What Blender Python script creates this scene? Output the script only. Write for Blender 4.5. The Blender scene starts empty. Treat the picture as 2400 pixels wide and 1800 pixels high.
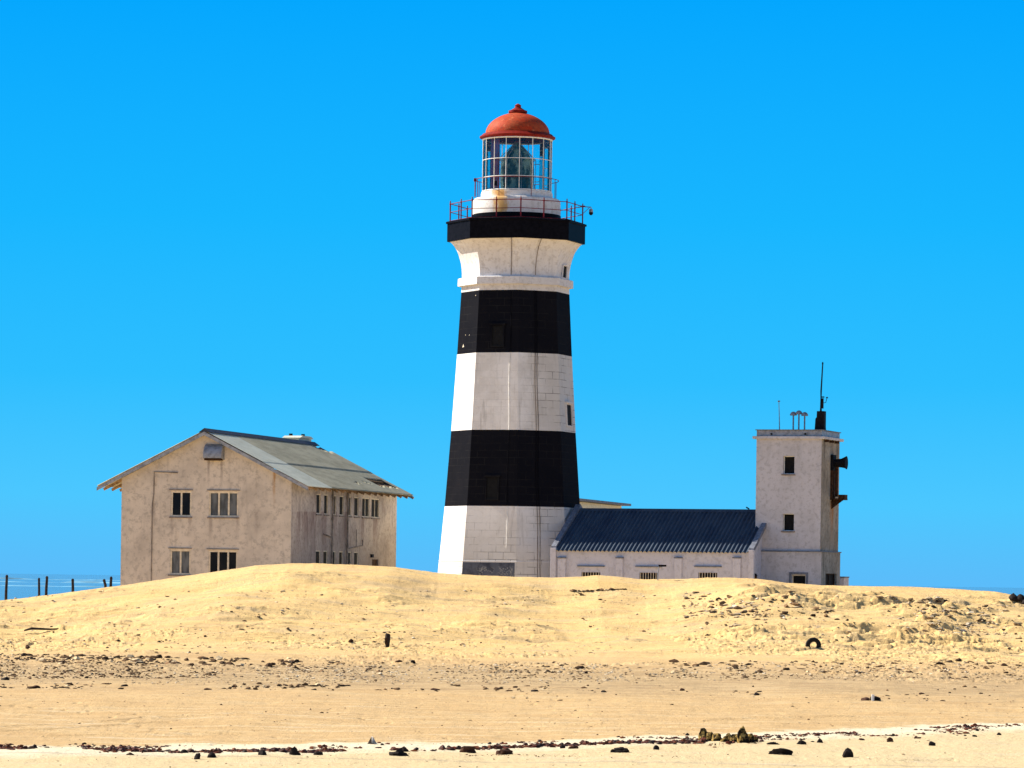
import bpy, math, random
import numpy as np
from mathutils import Vector
R = math.radians
S = bpy.context.scene
C = S.collection
PI = math.pi

# ------------------------------------------------------------ camera, sky, sun, exposure
EYE = 3.3; FPX = 9340.0; ROLL = R(0.80); HX, HY = 1200.0, 1360.0
cd = bpy.data.cameras.new('camera'); cam = bpy.data.objects.new('camera', cd); C.objects.link(cam)
cam.location = (0, 0, EYE); cam.rotation_euler = (R(90), -ROLL, 0)
cd.sensor_width = 36; cd.lens = FPX*36/2400; cd.shift_y = (HY-900)/2400
cd.clip_start = 1; cd.clip_end = 60000
S.camera = cam
S.render.resolution_x = 1024; S.render.resolution_y = 768
S.view_settings.view_transform = 'Standard'; S.view_settings.look = 'None'
S.view_settings.exposure = 0.95; S.view_settings.gamma = 1
EXPO = 2**S.view_settings.exposure
SUN_AZ = -111.0; SUN_EL = 39.0                  # azimuth from "towards the camera", positive to the right
W = bpy.data.worlds.new('World'); S.world = W; W.use_nodes = True
nt = W.node_tree; nt.nodes.clear(); N = nt.nodes.new; L = nt.links.new
out = N('ShaderNodeOutputWorld'); bg = N('ShaderNodeBackground'); bg.inputs[1].default_value = 0.065
sky = N('ShaderNodeTexSky'); sky.sky_type = 'NISHITA'; sky.sun_disc = False
sky.sun_elevation = R(SUN_EL)
to_sun = Vector((math.sin(R(SUN_AZ))*math.cos(R(SUN_EL)), -math.cos(R(SUN_AZ))*math.cos(R(SUN_EL)), math.sin(R(SUN_EL))))
sky.sun_rotation = math.atan2(to_sun.x, to_sun.y); sky.air_density = 1.0; sky.dust_density = 0.3; sky.ozone_density = 3.0
tc = N('ShaderNodeTexCoord'); sp = N('ShaderNodeSeparateXYZ'); L(tc.outputs['Generated'], sp.inputs[0])
mr = N('ShaderNodeMapRange'); mr.inputs['From Min'].default_value = -0.02; mr.inputs['From Max'].default_value = 0.28
L(sp.outputs['Z'], mr.inputs['Value'])
cr = N('ShaderNodeValToRGB'); L(mr.outputs[0], cr.inputs[0])
def lin(r, g, b): return tuple(((c/255)/12.92 if c/255 <= .04045 else ((c/255+.055)/1.055)**2.4) for c in (r, g, b)) + (1,)
els = cr.color_ramp.elements
stops = [(-0.02, (92,180,245)), (0.0, (92,188,250)), (0.02, (76,199,255)), (0.05, (46,190,255)), (0.09, (24,182,255)), (0.15, (2,165,254)), (0.28, (0,125,225))]
els[0].position = 0; els[0].color = lin(*stops[0][1]); els[1].position = 1; els[1].color = lin(*stops[-1][1])
for z, c in stops[1:-1]:
    e = els.new((z+.02)/.30); e.color = lin(*c)
sc = N('ShaderNodeVectorMath'); sc.operation = 'SCALE'; sc.inputs[3].default_value = (1/.065)/EXPO; L(cr.outputs[0], sc.inputs[0])
mx = N('ShaderNodeMix'); mx.data_type = 'RGBA'
mr2 = N('ShaderNodeMapRange'); mr2.inputs['From Min'].default_value = 0.17; mr2.inputs['From Max'].default_value = 0.34
L(sp.outputs['Z'], mr2.inputs['Value']); L(mr2.outputs[0], mx.inputs[0])
L(sc.outputs[0], mx.inputs[6]); L(sky.outputs[0], mx.inputs[7]); L(mx.outputs[2], bg.inputs[0]); L(bg.outputs[0], out.inputs[0])
sd = bpy.data.lights.new('sun', 'SUN'); sun = bpy.data.objects.new('sun', sd); C.objects.link(sun)
sd.energy = 5.0; sd.angle = R(0.5); sd.color = (1.0, 0.91, 0.76)
sun.rotation_euler = to_sun.to_track_quat('Z', 'Y').to_euler()

# ------------------------------------------------------------ picture <-> world helpers (build time only)
def ray(px, py):
    dx, dy = px-HX, py-HY
    c, s = math.cos(ROLL), math.sin(ROLL)
    return (dx*c+dy*s)/FPX, -(-dx*s+dy*c)/FPX          # X/Y, (Z-eye)/Y
class Frame:                                            # a building's local frame, -y is its front
    def __init__(s, x, y, az): s.o = (x, y); s.t = R(az); s.cx, s.sx = math.cos(s.t), math.sin(s.t)
    def front(s, px, py, ly=0.0):                       # hits plane local y = ly -> local x, z
        kx, kz = ray(px, py)
        # world = o + lx*(c,s) + ly*(-s,c) ; X = kx*Y
        ox, oy = s.o[0]-ly*s.sx, s.o[1]+ly*s.cx
        lx = (kx*oy-ox)/(s.cx-kx*s.sx); Y = oy+lx*s.sx
        return lx, EYE+kz*Y
    def side(s, px, py, lx=0.0):
        kx, kz = ray(px, py)
        ox, oy = s.o[0]+lx*s.cx, s.o[1]+lx*s.sx
        ly = (kx*oy-ox)/(-s.sx-kx*s.cx); Y = oy+ly*s.cx
        return ly, EYE+kz*Y
# ------------------------------------------------------------ numpy noise
def _h(ix, iy, seed):
    n = (ix*374761393+iy*668265263+seed*974634777) & 0xffffffff
    n = ((n ^ (n >> 13))*1274126177) & 0xffffffff
    n = ((n ^ (n >> 16))*2246822519) & 0xffffffff
    return ((n ^ (n >> 15)) & 0xffffff)/float(0xffffff)
def vn(x, y, seed=0):
    x = np.asarray(x, float); y = np.asarray(y, float)
    fx = np.floor(x); fy = np.floor(y); ix = fx.astype(np.int64); iy = fy.astype(np.int64)
    tx = x-fx; ty = y-fy; tx = tx*tx*(3-2*tx); ty = ty*ty*(3-2*ty)
    a = _h(ix, iy, seed); b = _h(ix+1, iy, seed); c = _h(ix, iy+1, seed); d = _h(ix+1, iy+1, seed)
    return (a+(b-a)*tx)+((c+(d-c)*tx)-(a+(b-a)*tx))*ty
def fbm(x, y, o=4, seed=0, g=.5):
    v = 0; a = 1; t = 0
    for i in range(o): v = v+a*vn(x*2**i+17.3*i, y*2**i-9.1*i, seed+i); t += a; a *= g
    return v/t
def sst(a, b, x): t = np.clip((x-a)/(b-a), 0, 1); return t*t*(3-2*t)

# ------------------------------------------------------------ terrain height
CY = 184.0
SKY = [(-700,1440),(-300,1425),(0,1408),(150,1390),(284,1372),(400,1355),(500,1340),(600,1325),(680,1320),(740,1320),(860,1325),(930,1329),(1028,1343),(1100,1347),(1200,1352),(1300,1354),(1360,1351),(1400,1347),(1440,1350),(1500,1357),(1560,1358),(1600,1357),(1660,1353),(1720,1354),(1780,1357),(1850,1366),(1930,1371),(2000,1373),(2120,1375),(2260,1382),(2330,1386),(2370,1393),(2400,1403),(2500,1425),(2700,1450),(3000,1440)]
SX = []; SZ = []
for px, py in SKY:
    kx, kz = ray(px, py); SX.append(kx*CY); SZ.append(EYE+kz*CY)
PY = [-5000, 0, 60, 90, 110, 130, 150, 158, 163, 168, 175, 180, 184, 187, 191, 196, 240, 265, 300, 20000]
PF = [0, 0, 0, .02, .06, .10, .15, .20, .27, .40, .67, .87, 1.0, .93, .72, .60, .5, -.35, -1.2, -3]
FEET = []; RUTS = []
def Hbase(x, y):
    x = np.asarray(x, float); y = np.asarray(y, float)
    yc = y-(fbm(x*.08, x*0+3.1, 2, 5)-.5)*5.0*sst(120, 150, y)*(1-sst(178, 182, y))
    zc = np.interp(x, SX, SZ)
    p = np.interp(yc, PY, PF)
    lo = -0.05+0*x
    far = np.minimum(p, 1)
    z = lo+(zc-lo)*np.where(p >= 0, far, 0)+np.where(p < 0, p*2.2, 0)
    return z
def H(x, y):
    x = np.asarray(x, float); y = np.asarray(y, float)
    z = Hbase(x, y)
    dune = sst(150, 162, y)*(1-sst(183.5, 186, y))
    nearcrest = 1-sst(179.5, 183.0, y)
    z = z+(fbm(x*.16, y*.22, 3, 11)-.5)*.9*dune*nearcrest
    z = z+(fbm(x*.55, y*.9, 3, 21)-.5)*.16*dune*(0.25+.75*nearcrest)
    # hummocky eroded sand, stronger to the right
    m = sst(.50, .66, fbm(x*.22+4, y*.35, 3, 31)+.10*sst(4, 13, x)-.04*(x < -3))*dune*(1-sst(179.0, 182.2, y))
    # thin crusts and slabs of harder sand with broken edges
    q = x*.25
    n1 = fbm(x*.55+y*.4, y*1.5, 3, 41); n2 = fbm(x*1.2+y*.7, y*3.0, 2, 43); n3 = fbm(x*.35-y*.3, y*1.0, 3, 45)
    amp = .55+.75*sst(2, 12, x)
    z = z+m*amp*(.10*sst(.52, .56, n1)+.07*sst(.56, .62, n2)+.12*sst(.55, .59, n3)+.16*(fbm(x*.8, y*1.3, 3, 47)-.5))
    m2 = sst(.50, .6, fbm(x*.22, y*.20+7, 3, 51))*sst(122, 128, y)*(1-sst(164, 172, y))
    z = z+m2*(.05*sst(.55, .60, fbm(x*2.4, y*1.6, 3, 61))+.03*sst(.5, .62, fbm(x*4.4, y*2.4, 2, 63)))
    z = z+(fbm(x*.35, y*.12, 3, 71)-.5)*.13*(1-sst(140, 160, y))*sst(40, 60, y)
    z = z+(fbm(x*1.6, y*.45, 3, 81)-.5)*.035
    z = z+(fbm(x*6, y*2.0, 2, 91)-.5)*.018*sst(50, 65, y)*(1-sst(200, 220, y))
    for (x0, y0, sx_, sy_, d) in FEET:
        z = z-d*np.exp(-((x-x0)/sx_)**2-((y-y0)/sy_)**2)
    for pts, wd, d in RUTS:
        yy = np.interp(x, [p[0] for p in pts], [p[1] for p in pts])
        msk = (x > pts[0][0]) & (x < pts[-1][0])
        q = (y-yy)/wd
        z = z+msk*(-d*np.exp(-q*q)+d*.5*np.exp(-(q-1.9)**2)+d*.4*np.exp(-(q+1.9)**2))
    return z
def on_ground(px, py, y0=58.0, y1=184.0):
    kx, kz = ray(px, py)
    ys = np.arange(y0, y1, .05)
    hit = np.nonzero(H(kx*ys, ys) >= EYE+kz*ys)[0]
    y = ys[hit[0]] if len(hit) else y1
    return kx*y, y, float(H(kx*y, y))
# footprints and wheel ruts (real dents in the sand)
_ft = [(33,1654),(76,1659),(124,1661),(151,1664),(188,1670),(205,1654),(180,1648),(210,1666),(262,1681),(281,1673),(318,1674),(296,1691),(301,1687),(328,1697),(328,1703),(362,1710),(357,1715),(418,1716),(450,1723),(502,1745),(644,1727),(772,1664),(890,1652),(847,1684),(912,1694),(1046,1730),(1250,1651),(1297,1654),(1298,1640)]
_F = []
for px, py in _ft:
    x, y, z = on_ground(px, py); _F.append((x, y, .07+.00*y, .22, .05))
_R = []
for ln in ([(-60,1706),(130,1698),(250,1691),(330,1683),(450,1679),(620,1670)], [(-60,1716),(100,1710),(220,1703),(330,1696),(400,1692)],
           [(100,1726),(250,1723),(420,1721),(560,1722)], [(1300,1696),(1460,1700),(1620,1706)], [(1650,1690),(1760,1684),(1900,1681),(2060,1680)], [(2040,1779),(2110,1783),(2240,1782)]):
    pts = [on_ground(*p)[:2] for p in ln]; _R.append((pts, .28, .035))
FEET = _F; RUTS = _R

# ------------------------------------------------------------ materials
def mat(name):
    m = bpy.data.materials.new(name); m.use_nodes = True; nt = m.node_tree
    b = nt.nodes['Principled BSDF']; return m, nt, b
def nd(nt, t, **k):
    n = nt.nodes.new(t)
    for a, v in k.items(): setattr(n, a, v)
    return n
def noise(nt, vec, scale, detail=4, rough=.55, sxyz=None):
    if sxyz:
        mp = nd(nt, 'ShaderNodeMapping'); mp.inputs['Scale'].default_value = sxyz; nt.links.new(vec, mp.inputs[0]); vec = mp.outputs[0]
    n = nd(nt, 'ShaderNodeTexNoise'); n.inputs['Scale'].default_value = scale; n.inputs['Detail'].default_value = detail
    n.inputs['Roughness'].default_value = rough; nt.links.new(vec, n.inputs['Vector']); return n.outputs[0]
def ramp(nt, v, a, b, lo=0, hi=1):
    n = nd(nt, 'ShaderNodeMapRange'); n.interpolation_type = 'SMOOTHSTEP'
    n.inputs[1].default_value = a; n.inputs[2].default_value = b; n.inputs[3].default_value = lo; n.inputs[4].default_value = hi
    nt.links.new(v, n.inputs[0]); return n.outputs[0]
def mixc(nt, f, a, b, mode='MIX'):
    n = nd(nt, 'ShaderNodeMix', data_type='RGBA', blend_type=mode)
    for i, v in ((0, f), (6, a), (7, b)):
        if isinstance(v, (int, float)): n.inputs[i].default_value = v
        elif isinstance(v, tuple): n.inputs[i].default_value = v if len(v) == 4 else v+(1,)
        else: nt.links.new(v, n.inputs[i])
    return n.outputs[2]
def mth(nt, op, a, b=0.0):
    n = nd(nt, 'ShaderNodeMath', operation=op)
    for i, v in ((0, a), (1, b)):
        if isinstance(v, (int, float)): n.inputs[i].default_value = v
        else: nt.links.new(v, n.inputs[i])
    return n.outputs[0]
def bump(nt, b, h, dist=.02, st=.6):
    n = nd(nt, 'ShaderNodeBump'); n.inputs['Strength'].default_value = st; n.inputs['Distance'].default_value = dist
    nt.links.new(h, n.inputs['Height']); nt.links.new(n.outputs[0], b.inputs['Normal'])
def objc(nt): return nd(nt, 'ShaderNodeTexCoord').outputs['Object']
def plain(name, col, rough=.6, metal=0, var=.25, sc=6, bmp=.0):
    m, nt, b = mat(name); o = objc(nt)
    n = noise(nt, o, sc, 5)
    c = mixc(nt, ramp(nt, n, .35, .7), tuple(x*(1+var) for x in col), tuple(x*(1-var) for x in col))
    nt.links.new(c, b.inputs['Base Color']); b.inputs['Roughness'].default_value = rough; b.inputs['Metallic'].default_value = metal
    if bmp: bump(nt, b, n, bmp)
    return m
def plaster(name, base, dark, rust=(.42,.22,.08), amt=.5, rustamt=.25, streak=.5, z_low=None, seed=0.0):
    m, nt, b = mat(name); o = objc(nt)
    mp = nd(nt, 'ShaderNodeMapping'); mp.inputs['Location'].default_value = (seed, seed*1.7, seed*.3); nt.links.new(o, mp.inputs[0]); o2 = mp.outputs[0]
    big = noise(nt, o2, .55, 6, .65); fine = noise(nt, o2, 5, 6, .7)
    st = noise(nt, o2, 1.0, 5, .6, (3.5, 3.5, .35))
    f = ramp(nt, big, .38, .72, 0, amt)
    c = mixc(nt, f, base, dark)
    c = mixc(nt, ramp(nt, st, .52, .75, 0, streak), c, tuple(x*.72 for x in dark))
    c = mixc(nt, ramp(nt, fine, .48, .64, 0, .6), c, tuple(x*.82 for x in dark))
    c = mixc(nt, ramp(nt, noise(nt, o2, 1.3, 5, .7, (2.2, 2.2, .5)), .60, .78, 0, rustamt), c, rust)
    if z_low:
        zz = nd(nt, 'ShaderNodeSeparateXYZ'); nt.links.new(objc(nt), zz.inputs[0])
        zn = mth(nt, 'ADD', zz.outputs[2], mth(nt, 'MULTIPLY', st, 1.5))
        c = mixc(nt, ramp(nt, zn, z_low[1]+.75, z_low[0]+.75, 0, .75), c, tuple(x*.75 for x in dark))
    nt.links.new(c, b.inputs['Base Color']); b.inputs['Roughness'].default_value = .9
    bump(nt, b, mixc(nt, .5, big, fine), .02, .5)
    return m
def blockwork(name, base, dark, joint, jamt, lowdirt=True, hi=None):
    m, nt, b = mat(name); uv = nd(nt, 'ShaderNodeUVMap').outputs[0]; o = objc(nt)
    bk = nd(nt, 'ShaderNodeTexBrick'); nt.links.new(uv, bk.inputs[0]); bk.inputs['Scale'].default_value = 1
    bk.inputs['Brick Width'].default_value = .78; bk.inputs['Row Height'].default_value = .36
    bk.inputs['Mortar Size'].default_value = .014; bk.inputs['Mortar Smooth'].default_value = .3; bk.offset = .5
    bk.inputs['Color1'].default_value = (1,1,1,1); bk.inputs['Color2'].default_value = (.86,.86,.86,1); bk.inputs['Mortar'].default_value = (0,0,0,1)
    big = noise(nt, o, .7, 5, .65); fine = noise(nt, o, 6, 6, .7); st = noise(nt, o, 1.0, 5, .6, (4, 4, .4))
    c = mixc(nt, ramp(nt, big, .42, .68, 0, .55), base, dark)
    c = mixc(nt, ramp(nt, st, .55, .74, 0, .55), c, tuple(x*.7 for x in dark))
    c = mixc(nt, ramp(nt, fine, .52, .75, 0, .35), c, tuple(x*.75 for x in dark))
    sp = nd(nt, 'ShaderNodeSeparateXYZ'); nt.links.new(o, sp.inputs[0])
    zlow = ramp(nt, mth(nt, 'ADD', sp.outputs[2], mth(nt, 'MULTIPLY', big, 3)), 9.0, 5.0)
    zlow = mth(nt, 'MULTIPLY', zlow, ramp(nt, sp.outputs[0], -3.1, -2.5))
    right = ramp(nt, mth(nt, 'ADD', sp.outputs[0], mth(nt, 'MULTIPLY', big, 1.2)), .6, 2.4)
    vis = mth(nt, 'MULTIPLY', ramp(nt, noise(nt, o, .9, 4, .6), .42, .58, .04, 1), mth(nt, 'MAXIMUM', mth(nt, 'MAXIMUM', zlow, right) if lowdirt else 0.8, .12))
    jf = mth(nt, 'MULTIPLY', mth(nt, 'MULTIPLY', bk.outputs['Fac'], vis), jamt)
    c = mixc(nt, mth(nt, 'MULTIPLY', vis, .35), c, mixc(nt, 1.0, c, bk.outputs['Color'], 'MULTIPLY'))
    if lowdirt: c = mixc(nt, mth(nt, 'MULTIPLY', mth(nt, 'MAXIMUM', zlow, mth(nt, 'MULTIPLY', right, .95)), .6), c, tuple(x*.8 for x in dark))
    c = mixc(nt, jf, c, joint)
    nt.links.new(c, b.inputs['Base Color']); b.inputs['Roughness'].default_value = .75
    h = mixc(nt, .8, fine, mth(nt, 'SUBTRACT', 1.0, bk.outputs['Fac']))
    bump(nt, b, h, .012, .5)
    return m
M = {}
M['tw'] = blockwork('white_painted_blocks', (.80,.785,.785), (.56,.535,.51), (.08,.07,.07), .8)
M['tb'] = blockwork('black_painted_blocks', (.0065,.007,.011), (.010,.010,.014), (.07,.07,.07), .22, False)
M['twf'] = plaster('white_flare_render', (.70,.69,.71), (.54,.51,.50), amt=.5, rustamt=.1, streak=.35, seed=3)
M['black'] = plain('black_gloss_paint', (.005,.005,.008), .45, var=.3)
M['drum'] = plaster('white_drum_paint', (.76,.73,.72), (.60,.54,.47), rust=(.62,.33,.07), amt=.4, rustamt=.75, streak=.3, seed=7)
_m = M['drum']; _nt = _m.node_tree; _b = _nt.nodes['Principled BSDF']; _o = objc(_nt); _s = nd(_nt, 'ShaderNodeSeparateXYZ'); _nt.links.new(_o, _s.inputs[0])
_n = noise(_nt, _o, 2.6, 5, .7, (1.6, 1.6, .7)); _d = mth(_nt, 'ABSOLUTE', mth(_nt, 'ADD', _s.outputs[0], .95)); _f = mth(_nt, 'MULTIPLY', ramp(_nt, mth(_nt, 'SUBTRACT', _d, mth(_nt, 'MULTIPLY', _n, 1.1)), -.1, -.45), ramp(_nt, _s.outputs[1], -1.0, -1.2))
_old = _b.inputs['Base Color'].links[0].from_socket; _nt.links.new(mixc(_nt, mth(_nt, 'MULTIPLY', _f, .85), _old, (.62,.33,.06)), _b.inputs['Base Color'])
M['maroon'] = plain('maroon_metal_paint', (.15,.008,.014), .5)
M['white'] = plain('white_paint', (.75,.75,.74), .5, var=.1)
M['cream'] = plain('cream_window_paint', (.66,.58,.46), .6, var=.15)
M['house'] = plaster('weathered_house_plaster', (.68,.595,.51), (.44,.385,.335), rust=(.52,.34,.15), amt=.75, rustamt=.35, streak=.35, seed=1)
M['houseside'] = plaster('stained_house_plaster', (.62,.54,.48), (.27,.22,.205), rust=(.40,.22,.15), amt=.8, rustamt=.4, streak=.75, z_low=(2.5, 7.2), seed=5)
M['eng'] = plaster('engine_house_plaster', (.60,.59,.66), (.48,.47,.51), amt=.4, rustamt=.06, streak=.25, seed=9)
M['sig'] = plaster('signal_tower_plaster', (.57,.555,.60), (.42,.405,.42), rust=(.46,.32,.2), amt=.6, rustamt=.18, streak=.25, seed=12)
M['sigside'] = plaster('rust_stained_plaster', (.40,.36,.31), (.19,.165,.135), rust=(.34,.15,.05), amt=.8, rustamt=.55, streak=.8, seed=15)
M['annex'] = plaster('cream_annex_plaster', (.86,.80,.62), (.74,.66,.50), amt=.4, rustamt=.2, streak=.3, seed=17)
M['slate'] = plain('grey_blue_trim', (.16,.17,.21), .6)
M['navy'] = plain('dark_ridge_flashing', (.05,.058,.08), .6)
M['sillh'] = plain('dark_sill', (.22,.18,.16), .8)  # plaster colour made darker for sills and lintels
M['dark'] = plain('dark_void', (.008,.008,.009), .7)
M['rustmetal'] = plain('rusty_dark_steel', (.045,.022,.012), .8, var=.5, sc=9)
M['blacksteel'] = plain('black_steel', (.012,.012,.016), .6)
M['galv'] = plain('grey_metal', (.28,.29,.32), .5, metal=.3)
M['pipe'] = plain('old_drain_pipe', (.22,.19,.17), .7, var=.4, sc=3)
M['wood'] = plain('weathered_wood', (.035,.026,.022), .9, var=.5, sc=8, bmp=.01)
M['rafter'] = plain('rafter_timber', (.30,.20,.12), .85, var=.4, sc=6)
M['rubber'] = plain('tyre_rubber', (.014,.014,.015), .85)
def glassy(name, col, rough=.12):
    m, nt, b = mat(name); o = objc(nt); n = noise(nt, o, 1.6, 3, .5, (2.2, 2.2, .7))
    nt.links.new(mixc(nt, ramp(nt, n, .4, .65), tuple(x*.5 for x in col), col), b.inputs['Base Color'])
    b.inputs['Roughness'].default_value = rough; return m
M['pane'] = glassy('dark_window_glass', (.012,.010,.010))
M['curtain'] = glassy('curtained_window_glass', (.15,.16,.17), .3)
m, nt, b = mat('lantern_glass'); tr = nd(nt, 'ShaderNodeBsdfTransparent'); gl = nd(nt, 'ShaderNodeBsdfGlossy'); gl.inputs['Roughness'].default_value = .03
tr.inputs[0].default_value = (.90,.95,.96,1); fr = nd(nt, 'ShaderNodeFresnel'); ms = nd(nt, 'ShaderNodeMixShader')
nt.links.new(fr.outputs[0], ms.inputs[0]); nt.links.new(tr.outputs[0], ms.inputs[1]); nt.links.new(gl.outputs[0], ms.inputs[2])
nt.links.new(ms.outputs[0], nt.nodes['Material Output'].inputs[0]); M['lglass'] = m
m, nt, b = mat('fresnel_lens_glass'); nt.links.new(mixc(nt, ramp(nt, noise(nt, objc(nt), 2.4, 3, .6, (1.3, 1.3, .7)), .45, .6), (.035,.085,.095), (.26,.40,.38)), b.inputs['Base Color']); b.inputs['Roughness'].default_value = .15
b.inputs['Transmission Weight'].default_value = .15; b.inputs['IOR'].default_value = 1.5; M['lens'] = m
m, nt, b = mat('red_glass'); b.inputs['Base Color'].default_value = (.22,.02,.05,1); b.inputs['Roughness'].default_value = .2; b.inputs['Transmission Weight'].default_value = .3; M['redglass'] = m
# dome: red faded to orange
m, nt, b = mat('red_dome_paint'); o = objc(nt)
c = mixc(nt, ramp(nt, noise(nt, o, 1.6, 6, .7), .35, .7), (.46,.040,.010), (.40,.085,.03)); c = mixc(nt, ramp(nt, noise(nt, o, 6, 6, .75), .48, .68, 0, .8), c, (.17,.035,.02)); c = mixc(nt, ramp(nt, noise(nt, o, 3.1, 6, .75), .56, .70, 0, .6), c, (.66,.24,.11))
nt.links.new(c, b.inputs['Base Color']); b.inputs['Roughness'].default_value = .65; bump(nt, b, noise(nt, o, 12, 4), .02, .4); M['dome'] = m
M['red'] = plain('red_eave_paint', (.20,.012,.006), .6)
# roofs
def roofmat(name, a, bcol, sc=(.6, 3, .3)):
    m, nt, b = mat(name); o = objc(nt)
    c = mixc(nt, ramp(nt, noise(nt, o, 1.2, 6, .7, (1.5, .5, .5)), .35, .7), a, bcol)
    c = mixc(nt, ramp(nt, noise(nt, o, 6, 6, .75, (1, .6, .6)), .55, .75, 0, .5), c, tuple(x*.55 for x in bcol))
    nt.links.new(c, b.inputs['Base Color']); b.inputs['Roughness'].default_value = .8; return m
M['roofh'] = roofmat('weathered_cement_sheet', (.40,.38,.29), (.28,.27,.205))
M['roofv'] = roofmat('newer_pale_cement_sheet', (.54,.56,.49), (.44,.46,.40))
M['roofe'] = roofmat('dark_blue_grey_sheet', (.062,.085,.12), (.036,.052,.085))
# sand
m, nt, b = mat('beach_sand'); ge = nd(nt, 'ShaderNodeNewGeometry'); pos = ge.outputs['Position']; sp = nd(nt, 'ShaderNodeSeparateXYZ'); nt.links.new(pos, sp.inputs[0])
wob = noise(nt, pos, .18, 5, .6)
yy = mth(nt, 'ADD', mth(nt, 'SUBTRACT', mth(nt, 'SUBTRACT', sp.outputs[1], mth(nt, 'MULTIPLY', mth(nt, 'MAXIMUM', sp.outputs[0], 0.0), 1.15)), mth(nt, 'MULTIPLY', mth(nt, 'MINIMUM', sp.outputs[0], 0.0), .63)), mth(nt, 'ADD', mth(nt, 'MULTIPLY', wob, 3.0), mth(nt, 'MULTIPLY', mth(nt, 'SUBTRACT', noise(nt, pos, 1.1, 5, .7, (.8, .6, 1)), .5), 5.0)))
yd = mth(nt, 'ADD', sp.outputs[1], mth(nt, 'MULTIPLY', mth(nt, 'SUBTRACT', wob, .5), 22.0))
pale = (.60,.475,.275); tan = (.50,.335,.160); dune = (.68,.465,.195)
strk = noise(nt, pos, 1.0, 6, .62, (.35, 1.3, .6)); gr = noise(nt, pos, 14, 5, .7, (1, .6, 1)); big = noise(nt, pos, .25, 5, .6, (.6, 1.2, 1))
c = mixc(nt, ramp(nt, yd, 138, 156), mixc(nt, ramp(nt, mth(nt, 'ABSOLUTE', mth(nt, 'SUBTRACT', yd, 123)), 17, 5), tan, (.36,.25,.135)), dune)
c = mixc(nt, ramp(nt, noise(nt, pos, 1.0, 5, .65, (.5, 3.2, 1)), .56, .68, 0, .7), c, (.34,.23,.12))
c = mixc(nt, ramp(nt, strk, .38, .68, 0, .55), c, tuple(x for x in (.66,.50,.27)))
c = mixc(nt, ramp(nt, big, .45, .7, 0, .5), c, (.48,.33,.17))
c = mixc(nt, ramp(nt, yy, 83.6, 82.2), c, pale)
c = mixc(nt, mth(nt, 'MULTIPLY', ramp(nt, yy, 83.6, 82.2), ramp(nt, yy, 77.5, 80.5)), c, (.70,.62,.45))
c = mixc(nt, ramp(nt, strk, .53, .66, 0, .45), c, mixc(nt, ramp(nt, yd, 90, 100), (.60,.50,.36), (.44,.32,.19)))
c = mixc(nt, ramp(nt, gr, .50, .74, 0, .8), c, (.25,.17,.09))
c = mixc(nt, ramp(nt, noise(nt, pos, 4.0, 6, .75, (.6, 1.6, 1)), .56, .66, 0, .6), c, (.30,.20,.105))
# the wettish line where the last tide stopped
c = mixc(nt, ramp(nt, mth(nt, 'ABSOLUTE', mth(nt, 'SUBTRACT', mth(nt, 'ADD', sp.outputs[1], wob), 73.6)), .35, .05, 0, .45), c, (.34,.27,.20))
nt.links.new(c, b.inputs['Base Color']); b.inputs['Roughness'].default_value = .95
bump(nt, b, mixc(nt, .5, gr, noise(nt, pos, 3.2, 6, .7, (.45, 1.6, 1))), .09, .9); M['sand'] = m
# scattered stones / weed: colour varies piece by piece
def pieces(name, cols, rough=.85):
    m, nt, b = mat(name); ge = nd(nt, 'ShaderNodeNewGeometry'); cr = nd(nt, 'ShaderNodeValToRGB'); nt.links.new(ge.outputs['Random Per Island'], cr.inputs[0])
    cr.color_ramp.interpolation = 'CONSTANT'; e = cr.color_ramp.elements
    e[0].color = cols[0]+(1,); e[1].color = cols[-1]+(1,); e[1].position = (len(cols)-1)/len(cols)
    for i, c in enumerate(cols[1:-1]): q = e.new((i+1)/len(cols)); q.color = c+(1,)
    nt.links.new(cr.outputs[0], b.inputs['Base Color']); b.inputs['Roughness'].default_value = rough; return m
M['peb'] = pieces('mixed_beach_stones', [(.06,.032,.016), (.12,.066,.03), (.045,.026,.014), (.030,.018,.010), (.22,.13,.065), (.60,.46,.28), (.08,.043,.02)])
M['pebpale'] = pieces('pale_beach_stones', [(.42,.32,.20), (.62,.52,.38), (.14,.09,.05), (.50,.38,.24), (.24,.16,.09)])
M['weed'] = pieces('reddish_brown_weed', [(.10,.022,.010), (.045,.012,.008), (.16,.045,.015), (.06,.018,.010), (.02,.010,.008)], .6)
M['stone'] = plain('black_stone', (.020,.016,.015), .6, var=.5, sc=5, bmp=.03)  # near-black base colour, uneven in tone
M['brownstone'] = plain('brown_beach_stone', (.055,.025,.015), .8, var=.5, sc=6, bmp=.03)
m, nt, b = mat('yellow_black_rock'); o = objc(nt)
c = mixc(nt, ramp(nt, noise(nt, o, 4, 5, .7), .40, .52), (.42,.28,.09), (.012,.010,.008)); nt.links.new(c, b.inputs['Base Color']); b.inputs['Roughness'].default_value = .7
bump(nt, b, noise(nt, o, 8, 5), .04, .8); M['mix'] = m
M['lichen'] = plain('pale_driftwood', (.38,.34,.30), .8, var=.5, sc=10)
# sea
m, nt, b = mat('sea_water'); ge = nd(nt, 'ShaderNodeNewGeometry'); pos = ge.outputs['Position']
fo = ramp(nt, noise(nt, pos, .05, 6, .7, (.25, .12, 1)),   .55, .70, 0, .2)
nt.links.new(mixc(nt, fo, (.055,.22,.38), (.30,.44,.54)), b.inputs['Base Color']); b.inputs['Roughness'].default_value = .25
bump(nt, b, noise(nt, pos, .4, 6, .7, (.4, 1, 1)), .6, .8); M['sea'] = m

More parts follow.
